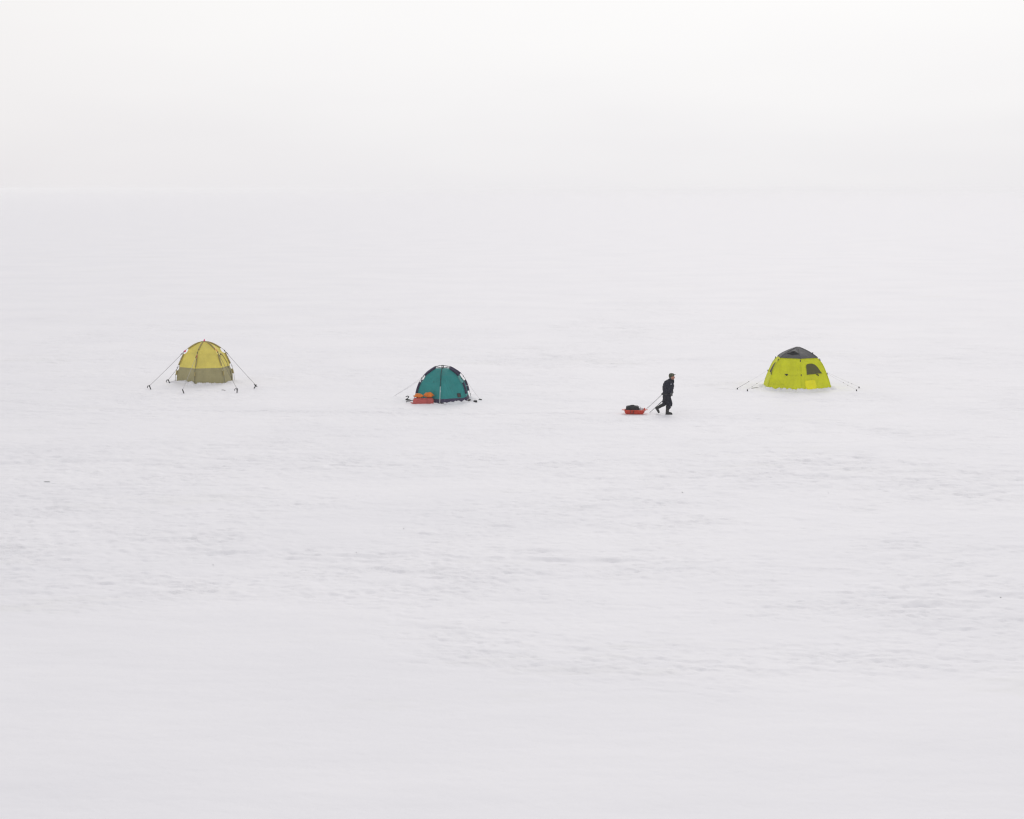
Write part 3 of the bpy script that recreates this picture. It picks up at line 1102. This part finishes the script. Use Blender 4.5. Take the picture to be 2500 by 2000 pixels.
def build_sled():
    t = thing('pulk_sled', SLED_W, RZ_P, 'orange-red plastic tub sled towed behind the walking person', 'sled')
    tub(.905, .50, .185, .085).build('tub', M['sled_red'], t)
    # lugs at both ends
    MB().box((-.485, 0, .166), (.07, .16, .018), None, .006).build('end_lug', M['sled_red'], t)
    MB().box((.495, 0, .182), (.085, .2, .02), None, .006).build('end_lug', M['sled_red'], t)
    for y in (-.15, .15):
        MB().tube([(.40, y, .175), (.405, y, .195), (.41, y, .215), (.44, y, .219)], [.034, .03, .03, .02], 10).build('rope_post', M['sled_red'], t)
    # side moulding lines
    for z in (.06,):
        for sy in (-1, 1):
            MB().tube([(-.34, sy * .212, z), (0, sy * .214, z), (.34, sy * .212, z)], .006, 6).build('side_rib', M['sled_red'], t)
    # carrying strap over the near side
    y0 = -.262
    MB().tube([(-.165, y0 - .004, .178), (-.155, y0 - .008, .12), (-.14, y0 + .002, .05), (-.12, y0 + .008, .026), (-.06, y0 + .008, .026),
               (-.04, y0 + .002, .05), (-.022, y0 - .008, .12), (-.012, y0 - .004, .178)], .0095, 8).build('carry_strap', M['black'], t)
    # tow ropes up to the belt of the person
    for (y, a, b) in ((-.05, (.485, -.06, .225), (-.292 + 1.42, -.07, .845)), (.05, (.51, .06, .215), (-.292 + 1.42, .06, .80))):
        MB().tube(sagging(a, b, .012), .0065, 6).build('tow_rope', M['rope_pale'], t)
    # load
    bg = thing('holdall', PF @ (SLED_L + Vector((-.085, 0, .03))), RZ_P, 'black soft bag lying in the orange-red sled', 'bag')
    o = MB().box((0, 0, .165), (.53, .36, .27), None, .06).build('bag_body', M['bag_black'], bg)
    remeshed(o, .014, 3); rumple(o, .02, 5, 2)
    MB().box((.0, 0, .298), (.34, .24, .03), None, .012).build('lid_flap', M['bag_black'], bg)
    for y in (-.08, .08):
        MB().tube([(-.10, y, .305), (-.06, y, .322), (.05, y, .324), (.1, y, .305)], .011, 8).build('carry_handle', M['bag_black'], bg)
    wb = thing('plastic_bag', PF @ (SLED_L + Vector((.27, 0, .03))), RZ_P, 'crumpled white plastic bag beside the black bag in the sled', 'bag')
    o = MB().ball((0, 0, .12), (.11, .13, .13)).ball((.07, .02, .09), (.09, .11, .10)).build('bag_body', M['bag_white'], wb)
    remeshed(o, .012, 2); rumple(o, .05, 7, 5)
    MB().tube([(-.02, 0, .22), (-.03, .01, .25), (-.05, .01, .262), (-.07, 0, .25)], [.02, .012, .02, .008], 8).build('knot', M['bag_white'], wb)


build_sled()

# overturned sled and orange sacks by the teal tent -----------------
RZ2 = -bearing(T2)
S2 = at(1033.5, 984.8)
S2.z = gz(S2)
t = thing('overturned_sled', S2, RZ2, 'faded red plastic sled lying bottom up against the teal tent', 'sled')
o = tub(.96, .42, .235, .055).build('tub', M['sled_dark'], t)
o.rotation_euler = (pi, 0, 0)
o.location = (0, 0, .225)
MB().tube([(-.16, -.198, .20), (0, -.203, .20), (.17, -.198, .20)], .006, 6).build('side_rib', M['sled_dark'], t)
MB().tube([(.17, -.155, .226), (.17, -.19, .12), (.175, -.226, .012)], .012, 6).build('side_rib', M['sled_dark'], t)
MB().tube([(-.46, -.1, .03), (-.53, -.08, .045), (-.56, -.03, .06)], [.016, .013, .010], 8).build('tow_loop', M['sled_dark'], t)

FR2 = Matrix.Translation(S2) @ Matrix.Rotation(RZ2, 4, 'Z')


def sack(x, w, h, label, seed, tip):
    t = thing('stuff_sack', FR2 @ Vector((x, .02, .236)), RZ2, label, 'bag', 'orange sacks on the red sled')
    mb = MB().ball((0, 0, h * .5), (w * .42, .15, h * .52)).ball((w * .12, .0, h * .42), (w * .36, .16, h * .42))
    mb.capsule((0, 0, h * .45), (tip * w * .46, 0, h * .42), h * .3, .02)
    o = mb.build('sack_body', M['orange'], t)
    remeshed(o, .012, 3); rumple(o, .045, 6.5, seed)
    MB().tube([(tip * w * .44, 0, h * .42), (tip * w * .50, 0, h * .43), (tip * w * .55, 0, h * .47)], [.022, .014, .02], 8).build('tied_neck', M['orange'], t)
    MB().tube([(-w * .3, -.12, h * .35), (0, -.165, h * .52), (w * .3, -.13, h * .38)], .007, 6).build('seam', M['orange'], t)
    return t


sack(-.20, .44, .175, 'flatter orange sack with pointed end on the red sled', 3, -1)
sack(.215, .47, .235, 'plumper orange sack on the red sled, nearer the white cord', 9, 1)


# ------------------------------------------------------------------ lime tent
def build_tent3():
    rz = -bearing(T3)
    inv = (Matrix.Translation(T3) @ Matrix.Rotation(rz, 4, 'Z')).inverted()
    t = thing('lime_tent', T3, rz, 'six-sided lime green tent with dark grey roof and dark windows', 'tent')
    prof = Profile([(0, 1.90), (.35, 1.775), (.74, 1.595), (1.0, 1.42), (1.24, 1.16), (1.44, .76), (1.60, .36), (1.71, -.03)], True)
    az = [R(7 + 60 * q) for q in range(6)]
    sH = prof.s_at_h
    s_roof = sH(1.425)
    zero = lambda s: 0.0
    SAG = .012
    panels(prof, az, s_roof - .02, .997, zero, 34, 14, SAG, seed=9).build('wall', M['lime'], t)
    # roof sheet sits over the wall, its lower edge a little proud
    panels(prof, az, .004, s_roof, lambda s: -.014 - .012 * (s / s_roof), 20, 14, SAG, seed=5).build('roof', M['grey_roof'], t)
    # piping down each rib
    for i, a in enumerate(az):
        sleeve_flat(prof, a, s_roof + .004, .99, .010, .012, 20).build('rib_seam', M['lime'], t)
        sleeve_flat(prof, a, .02, s_roof - .004, .034, .012, 14).build('roof_seam', M['grey_roof'], t)
        s = sH(1.345)
        r, h = prof.off(s, -.02)
        MB().capsule(pol(a, r, h + .035), pol(a, r + .03, h - .045), .020, .014).build('buckle', M['black'], t)
        s = sH(.72)
        r, h = prof.off(s, -.014)
        MB().tube([pol(a, r, h + .055), pol(a, r + .018, h), pol(a, r, h - .055)], [.008, .020, .008], 8).build('rope_tab', M['black'], t)
    # windows: right front panel and left panel
    outline = []
    raw = [(.215, .715), (.215, .87), (.215, 1.02), (.225, 1.12), (.25, 1.17), (.32, 1.20), (.42, 1.21), (.53, 1.205), (.62, 1.17), (.68, 1.11),
           (.73, 1.02), (.77, .90), (.81, .80), (.835, .745), (.65, .735), (.45, .725)]
    for (u, h) in raw:
        outline.append((u, sH(h)))

    def surf_r(u, s, lift):
        return panel_point(prof, az[0], az[1], u, s, 0, SAG, lift + .010)

    def surf_l(u, s, lift):
        return panel_point(prof, az[4], az[5], u, s, 0, SAG, lift + .010)
    fan_decal(outline, surf_r, .008).build('window', M['window'], t)
    loop = [surf_r(u, s, .006) for (u, s) in outline]
    MB().tube(loop + [loop[0]], .010, 6).build('window_piping', M['lime'], t)
    outl = [(1 - .10 - .86 * (u - .215), s) for (u, s) in outline][::-1]
    fan_decal(outl, surf_l, .008).build('window', M['window_dark'], t)
    loop = [surf_l(u, s, .006) for (u, s) in outl]
    MB().tube(loop + [loop[0]], .010, 6).build('window_piping', M['lime'], t)
    # dark tab under the right window
    c = surf_r(.62, sH(.70), .01)
    MB().capsule(c + Vector((-.04, 0, .02)), c + Vector((.05, -.01, -.02)), .022, .028).build('window_tab', M['mesh_dark'], t)
    # pull tab in the middle of the left front panel
    def surf_f(u, s, lift):
        return panel_point(prof, az[5], az[0], u, s, 0, SAG, lift + .008)
    fan_decal([(.44, sH(.725)), (.50, sH(.73)), (.56, sH(.725)), (.525, sH(.68)), (.50, sH(.655)), (.475, sH(.68))], surf_f, .035).build('pull_tab', M['mesh_dark'], t)
    # horizontal seams and the bright yellow patch below the right window
    for (u0, u1, hh) in ((.12, .46, .27), (.58, .90, .70)):
        MB().tube([surf_f(u0 + (u1 - u0) * i / 8, sH(hh), .0) for i in range(9)], .006, 6).build('wall_seam', M['lime'], t)
    fan_decal([(.145, sH(.02)), (.13, sH(.25)), (.125, sH(.475)), (.25, sH(.48)), (.38, sH(.485)), (.51, sH(.495)), (.515, sH(.25)), (.52, sH(.02)), (.4, sH(.02)), (.26, sH(.02))],
              surf_r, .010).build('door_patch', M['sun_yellow'], t)['label'] = 'bright yellow square patch low on the tent wall'
    # roof vent: hood with dark mesh below it
    def surf_v(u, s, lift):
        return panel_point(prof, az[5], az[0], u, s, -.03, SAG, lift)
    vm = fan_decal([(.14, sH(1.605)), (.34, sH(1.635)), (.52, sH(1.668)), (.72, sH(1.635)), (.96, sH(1.60)), (.74, sH(1.585)), (.55, sH(1.55)), (.36, sH(1.585))], surf_v, .012)
    vp = vm.build('roof_vent', M['mesh_dark'], t)
    rows = []
    for j in range(5):
        v = j / 4
        row = []
        for i in range(13):
            u = i / 12
            arch = sin(pi * u)
            uu = .12 + .86 * u
            s = sH(1.615 + .13 * arch * (1 - v) + .045 * arch)
            row.append(surf_v(uu, s, .006 + (.075 * arch * v)))
        rows.append(row)
    MB().grid(rows).build('vent_hood', M['grey_roof'], vp)
    # small flap standing up at the right shoulder of the roof
    r, h = prof.off(sH(1.60), -.03)
    c = pol(az[1], r, h)
    MB().box(c + Vector((0, 0, .02)), (.055, .05, .07), None, .012).build('roof_toggle', M['grey_roof'], t)
    # ropes and pegs
    GR = 'pegs holding the ropes of the lime tent'
    for (px, py, rib, hh, lab, k) in (
            (1800.5, 952.5, 4, .74, 'tiny dark peg farthest left of the lime tent, ending its longest rope', .63),
            (1825.0, 958.5, 5, .70, 'tiny dark peg nearest the left corner of the lime tent', .6),
            (2090.8, 957.5, 1, .72, 'tiny dark peg in front on the right side of the lime tent', .7),
            (2096.8, 951.0, 2, .74, 'tiny dark peg farthest right, behind the other one by the lime tent', .7)):
        pt, top = peg(px, py, lab, GR, .07, (-.2 if px < 1900 else .2, 0), 'bar')
        MB().ball((0, 0, .06), (.019, .016, .020), 10, 8).build('peg_head', M['pole'], pt)
        end = inv @ top
        r, h = prof.off(sH(hh), -.03)
        a_ = pol(az[rib], r, h)
        ln = sagging(a_, end, .015)
        dark = px < 1805
        rp = MB().tube(ln, .0026, 6).build('guy_rope', M['rope_pale'], t)
        if dark:
            i0 = int(len(ln) * k)
            MB().tube(ln[i0:], .0060, 6).build('rope_end', M['rope_dark'], rp)
        for kk in ((k,) if dark else (k, .55 if rib == 1 else .8)):
            q = a_.lerp(end, kk) - Vector((0, 0, .012))
            MB().ball(q, (.022, .014, .015), 10, 8).build('rope_tightener', M['pole'], rp)
    hts = lambda a: .075 + .02 * float(perlin(a * 3, 4.1)) + .02 * max(0, cos(a))
    snow_bank('snow_bank', T3, rz, az, 1.71, hts, 'loose snow heaped along the foot of the lime green tent', .34, 12, .6)
    # scraps half buried in front of the bank
    for (px, py, lab, L) in ((1843.5, 950.5, 'dark stick lying on snow left of the lime tent', .17),):
        p = at(px, py); p.z = gz(p)
        o = MB().tube([(-L, 0, .012), (-L * .2, .02, .03), (L * .9, .05, .045)], [.012, .014, .010], 7).build('stick', M['rope_dark'])
        o.location = p; o.rotation_euler = (0, 0, rz)
        tag(o, lab, 'stick')


build_tent3()

# stick near the yellow tent's right front
p = at(545.5, 952.0); p.z = gz(p)
o = MB().tube([(-.09, 0, .03), (0, .01, .026), (.10, -.03, .008)], [.010, .013, .008], 7).build('stick', M['rope_dark'])
o.location = p
tag(o, 'short grey stick in the heaped snow before the yellow tent', 'stick')


# ------------------------------------------------------------------ person
def build_person():
    t = thing('person', PM, RZ_P, 'person in navy winter suit, camouflage cap and black boots walking and towing a sled', 'person')
    NY, FY = -1, 1          # near side (-y) and far side
    # --- body: one continuous surface, seen only at the face and neck
    b = MB()
    b.ball((.100, 0, 1.555), (.098, .078, .115))
    b.ball((.085, 0, 1.575), (.10, .08, .095))
    b.ball((.148, 0, 1.475), (.052, .05, .052))
    b.capsule((.165, 0, 1.455), (.172, 0, 1.45), .028, .026)
    b.capsule((.190, 0, 1.548), (.214, 0, 1.512), .012, .017)       # nose
    b.capsule((.150, -.035, 1.50), (.165, .035, 1.50), .045, .045)   # cheeks
    b.capsule((.182, -.03, 1.572), (.182, .03, 1.572), .016, .016)   # brow
    for y in (-.08, .08):
        b.ball((.085, y, 1.53), (.022, .012, .034))                  # ears
    b.capsule((.02, 0, 1.34), (.085, 0, 1.47), .066, .060)
    b.ball((-.01, 0, 1.18), (.14, .17, .22)); b.ball((-.08, 0, .93), (.13, .15, .18))
    b.ball((-.10, 0, .80), (.14, .16, .13))
    for y in (NY, FY):
        el = (-.10, -.26, 1.03) if y == NY else (.09, .26, 1.05)
        wr = (.045, -.215, .925) if y == NY else (.085, .215, .885)
        b.capsule((0, y * .18, 1.30), el, .055, .042)
        b.capsule(el, wr, .042, .03)
    b.capsule((-.1, -.1, .80), (.0, -.11, .47), .085, .06); b.capsule((.0, -.11, .47), (-.075, -.11, .09), .055, .04)
    b.capsule((-.12, .1, .80), (-.18, .1, .44), .085, .06); b.capsule((-.18, .1, .44), (-.48, .1, .27), .055, .04)
    o = b.build('body', M['skin'], t)
    remeshed(o, .008, 3)
    for y in (-.031, .031):
        MB().ball((.184, y, 1.549), (.010, .013, .009), 10, 8).build('eye', M['eye'], t)
    MB().capsule((.192, -.02, 1.478), (.192, .02, 1.478), .009, .009).build('mouth', M['lip'], t)
    # --- hair under the cap
    h = MB().ball((.066, 0, 1.545), (.092, .084, .082)).build('hair', M['hair'], t)
    # --- cap
    c = MB()
    rows = []
    n = 28
    for (z, k) in ((1.548, 1.0), (1.575, 1.04), (1.61, 1.03), (1.645, .93), (1.672, .74), (1.688, .48), (1.694, .15)):
        rows.append([Vector((.083 + .112 * k * cos(2 * pi * i / n) + .012 * (1.62 - z) * 4 * cos(2 * pi * i / n) * 0,
                             .098 * k * sin(2 * pi * i / n),
                             z + .045 * max(0, cos(2 * pi * i / n)) * (1.69 - z) / .14)) for i in range(n)])
    c.grid(rows, close=True)
    c.f.append(tuple(len(c.v) - n + k for k in range(n)))
    c.build('cap', M['camo'], t)
    rows = []
    for j in range(6):
        v = j / 5
        rows.append([Vector((.165 + .085 * v * (cos(w) * .75 + .25), .088 * sin(w) * (1 - .12 * v), 1.600 + .034 * v + .012 * cos(w * 1.0) - .012)) for w in [(-1.35 + 2.7 * i / 12) for i in range(13)]])
    br = MB().grid(rows)
    rows2 = [[p + Vector((0, 0, .009)) for p in r] for r in rows]
    br.grid([r[::-1] for r in rows2])
    br.grid([rows[-1], rows2[-1]])
    br.build('cap_brim', M['camo'], t)
    # --- jacket
    j = MB()
    j.ball((-.055, 0, 1.17), (.215, .25, .25)); j.ball((-.09, 0, 1.10), (.20, .235, .2)); j.ball((-.045, 0, 1.30), (.155, .215, .12))
    j.ball((-.02, 0, 1.25), (.185, .22, .17)); j.ball((.06, 0, 1.20), (.135, .18, .22))
    j.ball((-.085, 0, 1.0), (.195, .225, .2)); j.ball((-.095, 0, .88), (.195, .205, .10))
    j.capsule((-.01, 0, 1.33), (.045, 0, 1.415), .115, .088)
    j.capsule((.05, 0, 1.36), (.140, 0, 1.385), .09, .055)
    j.capsule((.13, 0, 1.37), (.155, 0, 1.30), .052, .05)
    for y in (NY, FY):
        el = (-.085, -.275, 1.03) if y == NY else (.095, .265, 1.06)
        wr = (.040, -.225, .935) if y == NY else (.09, .215, .90)
        j.capsule((-.02, y * .185, 1.285), el, .105, .088)
        j.capsule(el, wr, .085, .062)
    o = j.build('jacket', M['navy'], t)
    remeshed(o, .012, 5); rumple(o, .022, 6.5, 4)
    # collar
    col = MB()
    rows = []
    for (z, k) in ((1.36, 1.08), (1.39, 1.04), (1.425, 1.0), (1.432, .93), (1.40, .9)):
        rows.append([Vector((.055 + (z - 1.36) * .5 + .108 * k * cos(2 * pi * i / 24), .092 * k * sin(2 * pi * i / 24), z + .025 * -cos(2 * pi * i / 24))) for i in range(24)])
    col.grid(rows, close=True).build('collar', M['navy_dark'], t)
    # belt at the waist, with the bump the ropes are tied to
    rows = []
    for (z, k) in ((.815, 1.0), (.82, 1.03), (.855, 1.03), (.86, 1.0)):
        rows.append([Vector((-.098 + .200 * k * cos(2 * pi * i / 32), .212 * k * sin(2 * pi * i / 32), z)) for i in range(32)])
    MB().grid(rows, close=True).build('belt', M['black'], t)
    MB().ball((-.298, 0, .828), (.03, .085, .045)).build('tow_buckle', M['navy_dark'], t)
    # sleeve badge
    rot = Matrix.Rotation(R(-24), 3, 'Y') @ Matrix.Rotation(R(8), 3, 'Z')
    MB().box((.062, -.252, 1.262), (.058, .012, .034), rot, .004).build('sleeve_badge', M['badge'], t)
    # --- trousers
    q = MB()
    q.ball((-.095, 0, .80), (.185, .195, .12)); q.ball((-.105, 0, .72), (.175, .185, .13))
    q.capsule((-.085, -.095, .76), (.008, -.11, .47), .150, .122)
    q.capsule((.008, -.11, .47), (-.03, -.11, .31), .122, .098)
    q.capsule((.035, -.11, .42), (.05, -.11, .355), .085, .07)
    q.capsule((-.13, .095, .76), (-.165, .1, .46), .145, .115)
    q.capsule((-.165, .1, .45), (-.215, .1, .40), .10, .085)
    o = q.build('trousers', M['navy_dark'], t)
    remeshed(o, .012, 5); rumple(o, .024, 6.0, 12)
    # snow caught on the knee
    MB().ball((.083, -.188, .348), (.026, .012, .013), 10, 8).build('knee_snow', M['snow'], t)
    # --- boots
    fb = MB()
    fb.capsule((-.055, -.11, .34), (-.075, -.11, .10), .082, .068)
    fb.capsule((-.088, -.11, .062), (.03, -.115, .052), .062, .055)
    fb.capsule((.03, -.115, .052), (.085, -.117, .046), .055, .046)
    o = fb.build('boot', M['rubber'], t)
    remeshed(o, .009, 4); rumple(o, .008, 9, 2)
    sole = MB()
    ol = [(-.152, .0), (-.14, .04), (-.08, .052), (.0, .054), (.07, .058), (.115, .045), (.135, .0), (.115, -.045), (.07, -.055), (.0, -.048), (-.08, -.048), (-.14, -.04)]
    sole.grid([[Vector((x, y - .115, z)) for (x, y) in ol] for z in (.002, .026)], close=True)
    sole.f.append(tuple(range(11, -1, -1))); sole.f.append(tuple(12 + i for i in range(12)))
    sole.build('boot_sole', M['black'], t)
    MB().ball((-.042, -.182, .165), (.024, .010, .018), 10, 8).build('boot_patch', M['glove'], t)
    rb = MB()
    rb.capsule((-.215, .1, .395), (-.47, .1, .258), .078, .064)
    rb.capsule((-.485, .1, .258), (-.52, .1, .245), .062, .058)
    rb.capsule((-.505, .1, .22), (-.445, .1, .115), .06, .052)
    rb.capsule((-.445, .1, .115), (-.42, .1, .068), .05, .040)
    o = rb.build('boot', M['rubber'], t)
    remeshed(o, .009, 4); rumple(o, .008, 9, 7)
    rot = Matrix.Rotation(R(62), 3, 'Y')
    MB().box((-.500, .1, .150), (.275, .095, .022), rot, .010).build('boot_sole', M['black'], t)
    # --- gloves: palm, four fingers and thumb, gently closed
    def glove(palm, d, side, near):
        d = Vector(d).normalized()
        w = Vector((0, 1, 0))
        up = d.cross(w).normalized()
        g = MB()
        p0 = Vector(palm)
        g.capsule(p0 - d * .055, p0, .044, .040)
        g.ball(p0 + d * .02, (.046, .046, .044))
        curl = Vector((-d.z, 0, d.x)) * (-1)
        for i, L in enumerate((.060, .070, .066, .050)):
            base = p0 + d * .045 + w * (.033 - .022 * i)
            k1 = base + d * L * .55 + curl * .006
            k2 = k1 + (d * .35 + curl * .9).normalized() * L * .5
            k3 = k2 + (-d * .6 + curl * .6).normalized() * L * .42
            g.capsule(base, k1, .0125, .012); g.capsule(k1, k2, .012, .0115); g.capsule(k2, k3, .0115, .010)
        tb = p0 + w * (.04 if not near else -.04) - curl * .0
        g.capsule(tb, tb + d * .035 + curl * .022, .0145, .0135)
        g.capsule(tb + d * .035 + curl * .022, tb + d * .055 + curl * .05, .013, .0115)
        o = g.build('glove', M['glove'], t)
        return remeshed(o, .006, 2)
    glove((.080, -.215, .875), (.62, .08, -.72), 0, True)
    glove((.098, .21, .845), (-.55, .05, -.72), 0, False)


build_person()

# pole trailed in the far hand
tip = PF @ Vector((-.79, .40, .02))
t = thing('trailing_pole', tip, RZ_P, 'thin dark pole trailing behind the walking person', 'pole')
e = Vector((.115, .235, .885)) - Vector((-.79, .40, .02))
MB().tube([(-.02, 0, -.03), e * .02, e * .38], [.006, .0095, .0105], 8).build('shaft_tip', M['pole_stick'], t)
MB().tube([e * .38, e * .40, e * .97, e * 1.03], [.011, .0155, .0155, .012], 8).build('shaft', M['black'], t)

# ------------------------------------------------------------------ small debris on the snow
SP = 'dark bits of debris on the snow'
for (px, py, r, lab) in (
        (115, 1175, (.11, .05, .02), 'longest dark scrap of debris, on rough snow below the yellow tent'),
        (520.5, 1380.5, (.012, .011, .011), 'dark crumb of debris on smooth snow, lowest and leftmost of its kind'),
        (869.5, 1353.5, (.013, .012, .012), 'dark crumb of debris on smooth snow between two rough bands'),
        (985.5, 1296, (.016, .011, .010), 'dark crumb of debris on snow below the teal tent'),
        (1666, 1208.5, (.018, .011, .010), 'dark crumb of debris on snow below the walking person'),
        (2022, 1208.5, (.016, .011, .011), 'dark crumb of debris on snow below the lime tent'),
        (2443, 1462, (.018, .010, .010), 'dark crumb of debris on broken crust, lowest and rightmost of its kind')):
    p = at(px, py); p.z = gz(p)
    o = MB().ball((0, 0, r[2] * .4), r, 10, 7).build('debris_crumb', M['debris'] if r[0] < .1 else M['slush'])
    rumple(o, r[2] * 1.2, 1.2 / r[0], 4)
    o.location = p; o.rotation_euler = (0, 0, px * .01 if r[0] < .1 else 0)
    tag(o, lab, 'debris', SP)

# ------------------------------------------------------------------ air
hz = MB().box((0, 0, 0), (1, 1, 1)).build('haze', bpy.data.materials.new('haze_air'), smooth=False)
TOP, BOT = H + 1.2, -1.6
hz.scale = (13600, 13600, TOP - BOT)
hz.location = (0, 0, (TOP + BOT) / 2)
tag(hz, 'thin pale snow haze over the ice', 'haze', kind='stuff')
hm = hz.data.materials[0]
hm.use_nodes = True
hm.node_tree.nodes.clear()
ho = hm.node_tree.nodes.new('ShaderNodeOutputMaterial')
pv = hm.node_tree.nodes.new('ShaderNodeVolumePrincipled')
pv.inputs['Color'].default_value = (.985, .985, .985, 1)
pv.inputs['Density'].default_value = .00036
pv.inputs['Anisotropy'].default_value = .13
hm.node_tree.links.new(pv.outputs['Volume'], ho.inputs['Volume'])

# ------------------------------------------------------------------ sky and sun
SUN_EL, SUN_AZ = R(35), R(10)       # behind the scene, a little to the right
w = bpy.data.worlds.new("World")
scene.world = w
w.use_nodes = True
nt = w.node_tree
nt.nodes.clear()
wo = nt.nodes.new('ShaderNodeOutputWorld')
bg = nt.nodes.new('ShaderNodeBackground')
bg.inputs['Strength'].default_value = .1
sky = nt.nodes.new('ShaderNodeTexSky')
sky.sky_type = 'NISHITA'
sky.sun_disc = False
sky.sun_elevation = SUN_EL
sky.sun_rotation = SUN_AZ
sky.dust_density = 6.0
hs = nt.nodes.new('ShaderNodeHueSaturation')
hs.inputs['Saturation'].default_value = .12
nt.links.new(sky.outputs['Color'], hs.inputs['Color'])
# closed cloud deck: radiance by elevation with faint soft cloud structure
tc = nt.nodes.new('ShaderNodeTexCoord')
sp = nt.nodes.new('ShaderNodeSeparateXYZ')
nt.links.new(tc.outputs['Generated'], sp.inputs['Vector'])
mpw = nt.nodes.new('ShaderNodeMapping')
mpw.inputs['Scale'].default_value = (3.4, 3.4, 17.0)
nt.links.new(tc.outputs['Generated'], mpw.inputs['Vector'])
nzw = nt.nodes.new('ShaderNodeTexNoise')
nzw.inputs['Scale'].default_value = 1.7
nzw.inputs['Detail'].default_value = 4.0
nzw.inputs['Roughness'].default_value = .45
nt.links.new(mpw.outputs['Vector'], nzw.inputs['Vector'])
ad = nt.nodes.new('ShaderNodeMath'); ad.operation = 'MULTIPLY_ADD'
ad.inputs[1].default_value = .080; 
nt.links.new(nzw.outputs['Fac'], ad.inputs[0])
nt.links.new(sp.outputs['Z'], ad.inputs[2])
sub = nt.nodes.new('ShaderNodeMath'); sub.operation = 'SUBTRACT'; sub.inputs[1].default_value = .040
nt.links.new(ad.outputs[0], sub.inputs[0])
rp = nt.nodes.new('ShaderNodeValToRGB')
ce = rp.color_ramp.elements
S = 1.0
ce[0].position = 0.0; ce[0].color = (.828, .814, .829, 1)
ce[1].position = 1.0; ce[1].color = (.55, .56, .60, 1)
for (pos, c) in ((.012, (.838, .824, .835)), (.03, (.858, .846, .852)), (.05, (.878, .867, .869)), (.10, (.903, .894, .890)), (.22, (.925, .922, .92)), (.45, (.80, .80, .80))):
    e = ce.new(pos); e.color = (*c, 1)
nt.links.new(sub.outputs[0], rp.inputs['Fac'])
# the deck is a little brighter where the sun stands behind it
dt = nt.nodes.new('ShaderNodeVectorMath'); dt.operation = 'DOT_PRODUCT'
dt.inputs[1].default_value = Vector((.10, .97, .22)).normalized()
nt.links.new(tc.outputs['Generated'], dt.inputs[0])
gl = nt.nodes.new('ShaderNodeMapRange')
gl.inputs['From Min'].default_value = .90; gl.inputs['From Max'].default_value = 1.0
gl.interpolation_type = 'SMOOTHSTEP'
nt.links.new(dt.outputs['Value'], gl.inputs['Value'])
gt = nt.nodes.new('ShaderNodeMix'); gt.data_type = 'RGBA'
gt.inputs['A'].default_value = (.968, .958, .958, 1); gt.inputs['B'].default_value = (1.02, 1.022, 1.022, 1)
nt.links.new(gl.outputs['Result'], gt.inputs['Factor'])
gm = nt.nodes.new('ShaderNodeVectorMath'); gm.operation = 'MULTIPLY'
nt.links.new(rp.outputs['Color'], gm.inputs[0])
nt.links.new(gt.outputs['Result'], gm.inputs[1])
sc_ = nt.nodes.new('ShaderNodeVectorMath'); sc_.operation = 'SCALE'
sc_.inputs['Scale'].default_value = 10.45
nt.links.new(gm.outputs['Vector'], sc_.inputs[0])
mxs = nt.nodes.new('ShaderNodeMix'); mxs.data_type = 'RGBA'
mxs.inputs['Factor'].default_value = .97
nt.links.new(hs.outputs['Color'], mxs.inputs['A'])
nt.links.new(sc_.outputs['Vector'], mxs.inputs['B'])
nt.links.new(mxs.outputs['Result'], bg.inputs['Color'])
nt.links.new(bg.outputs['Background'], wo.inputs['Surface'])

sd = bpy.data.lights.new('sun', 'SUN')
sd.energy = .9
sd.angle = R(30)
sd.color = (1.0, .955, .90)
so = bpy.data.objects.new('sun', sd)
COL.objects.link(so)
dirv = Vector((sin(SUN_AZ) * cos(SUN_EL), cos(SUN_AZ) * cos(SUN_EL), sin(SUN_EL)))
so.rotation_euler = (-dirv).to_track_quat('-Z', 'Y').to_euler()
so.location = dirv * 100

# ------------------------------------------------------------------ render settings
vs = scene.view_settings
vs.view_transform = 'Standard'
vs.look = 'None'
vs.exposure = 0.0
vs.gamma = 1.0
cy = scene.cycles
cy.max_bounces = 8
cy.diffuse_bounces = 4
cy.volume_bounces = 3
cy.transmission_bounces = 4
cy.use_denoising = True
cy.use_adaptive_sampling = False
cy.pixel_filter_type = 'BLACKMAN_HARRIS'
cy.filter_width = 1.25
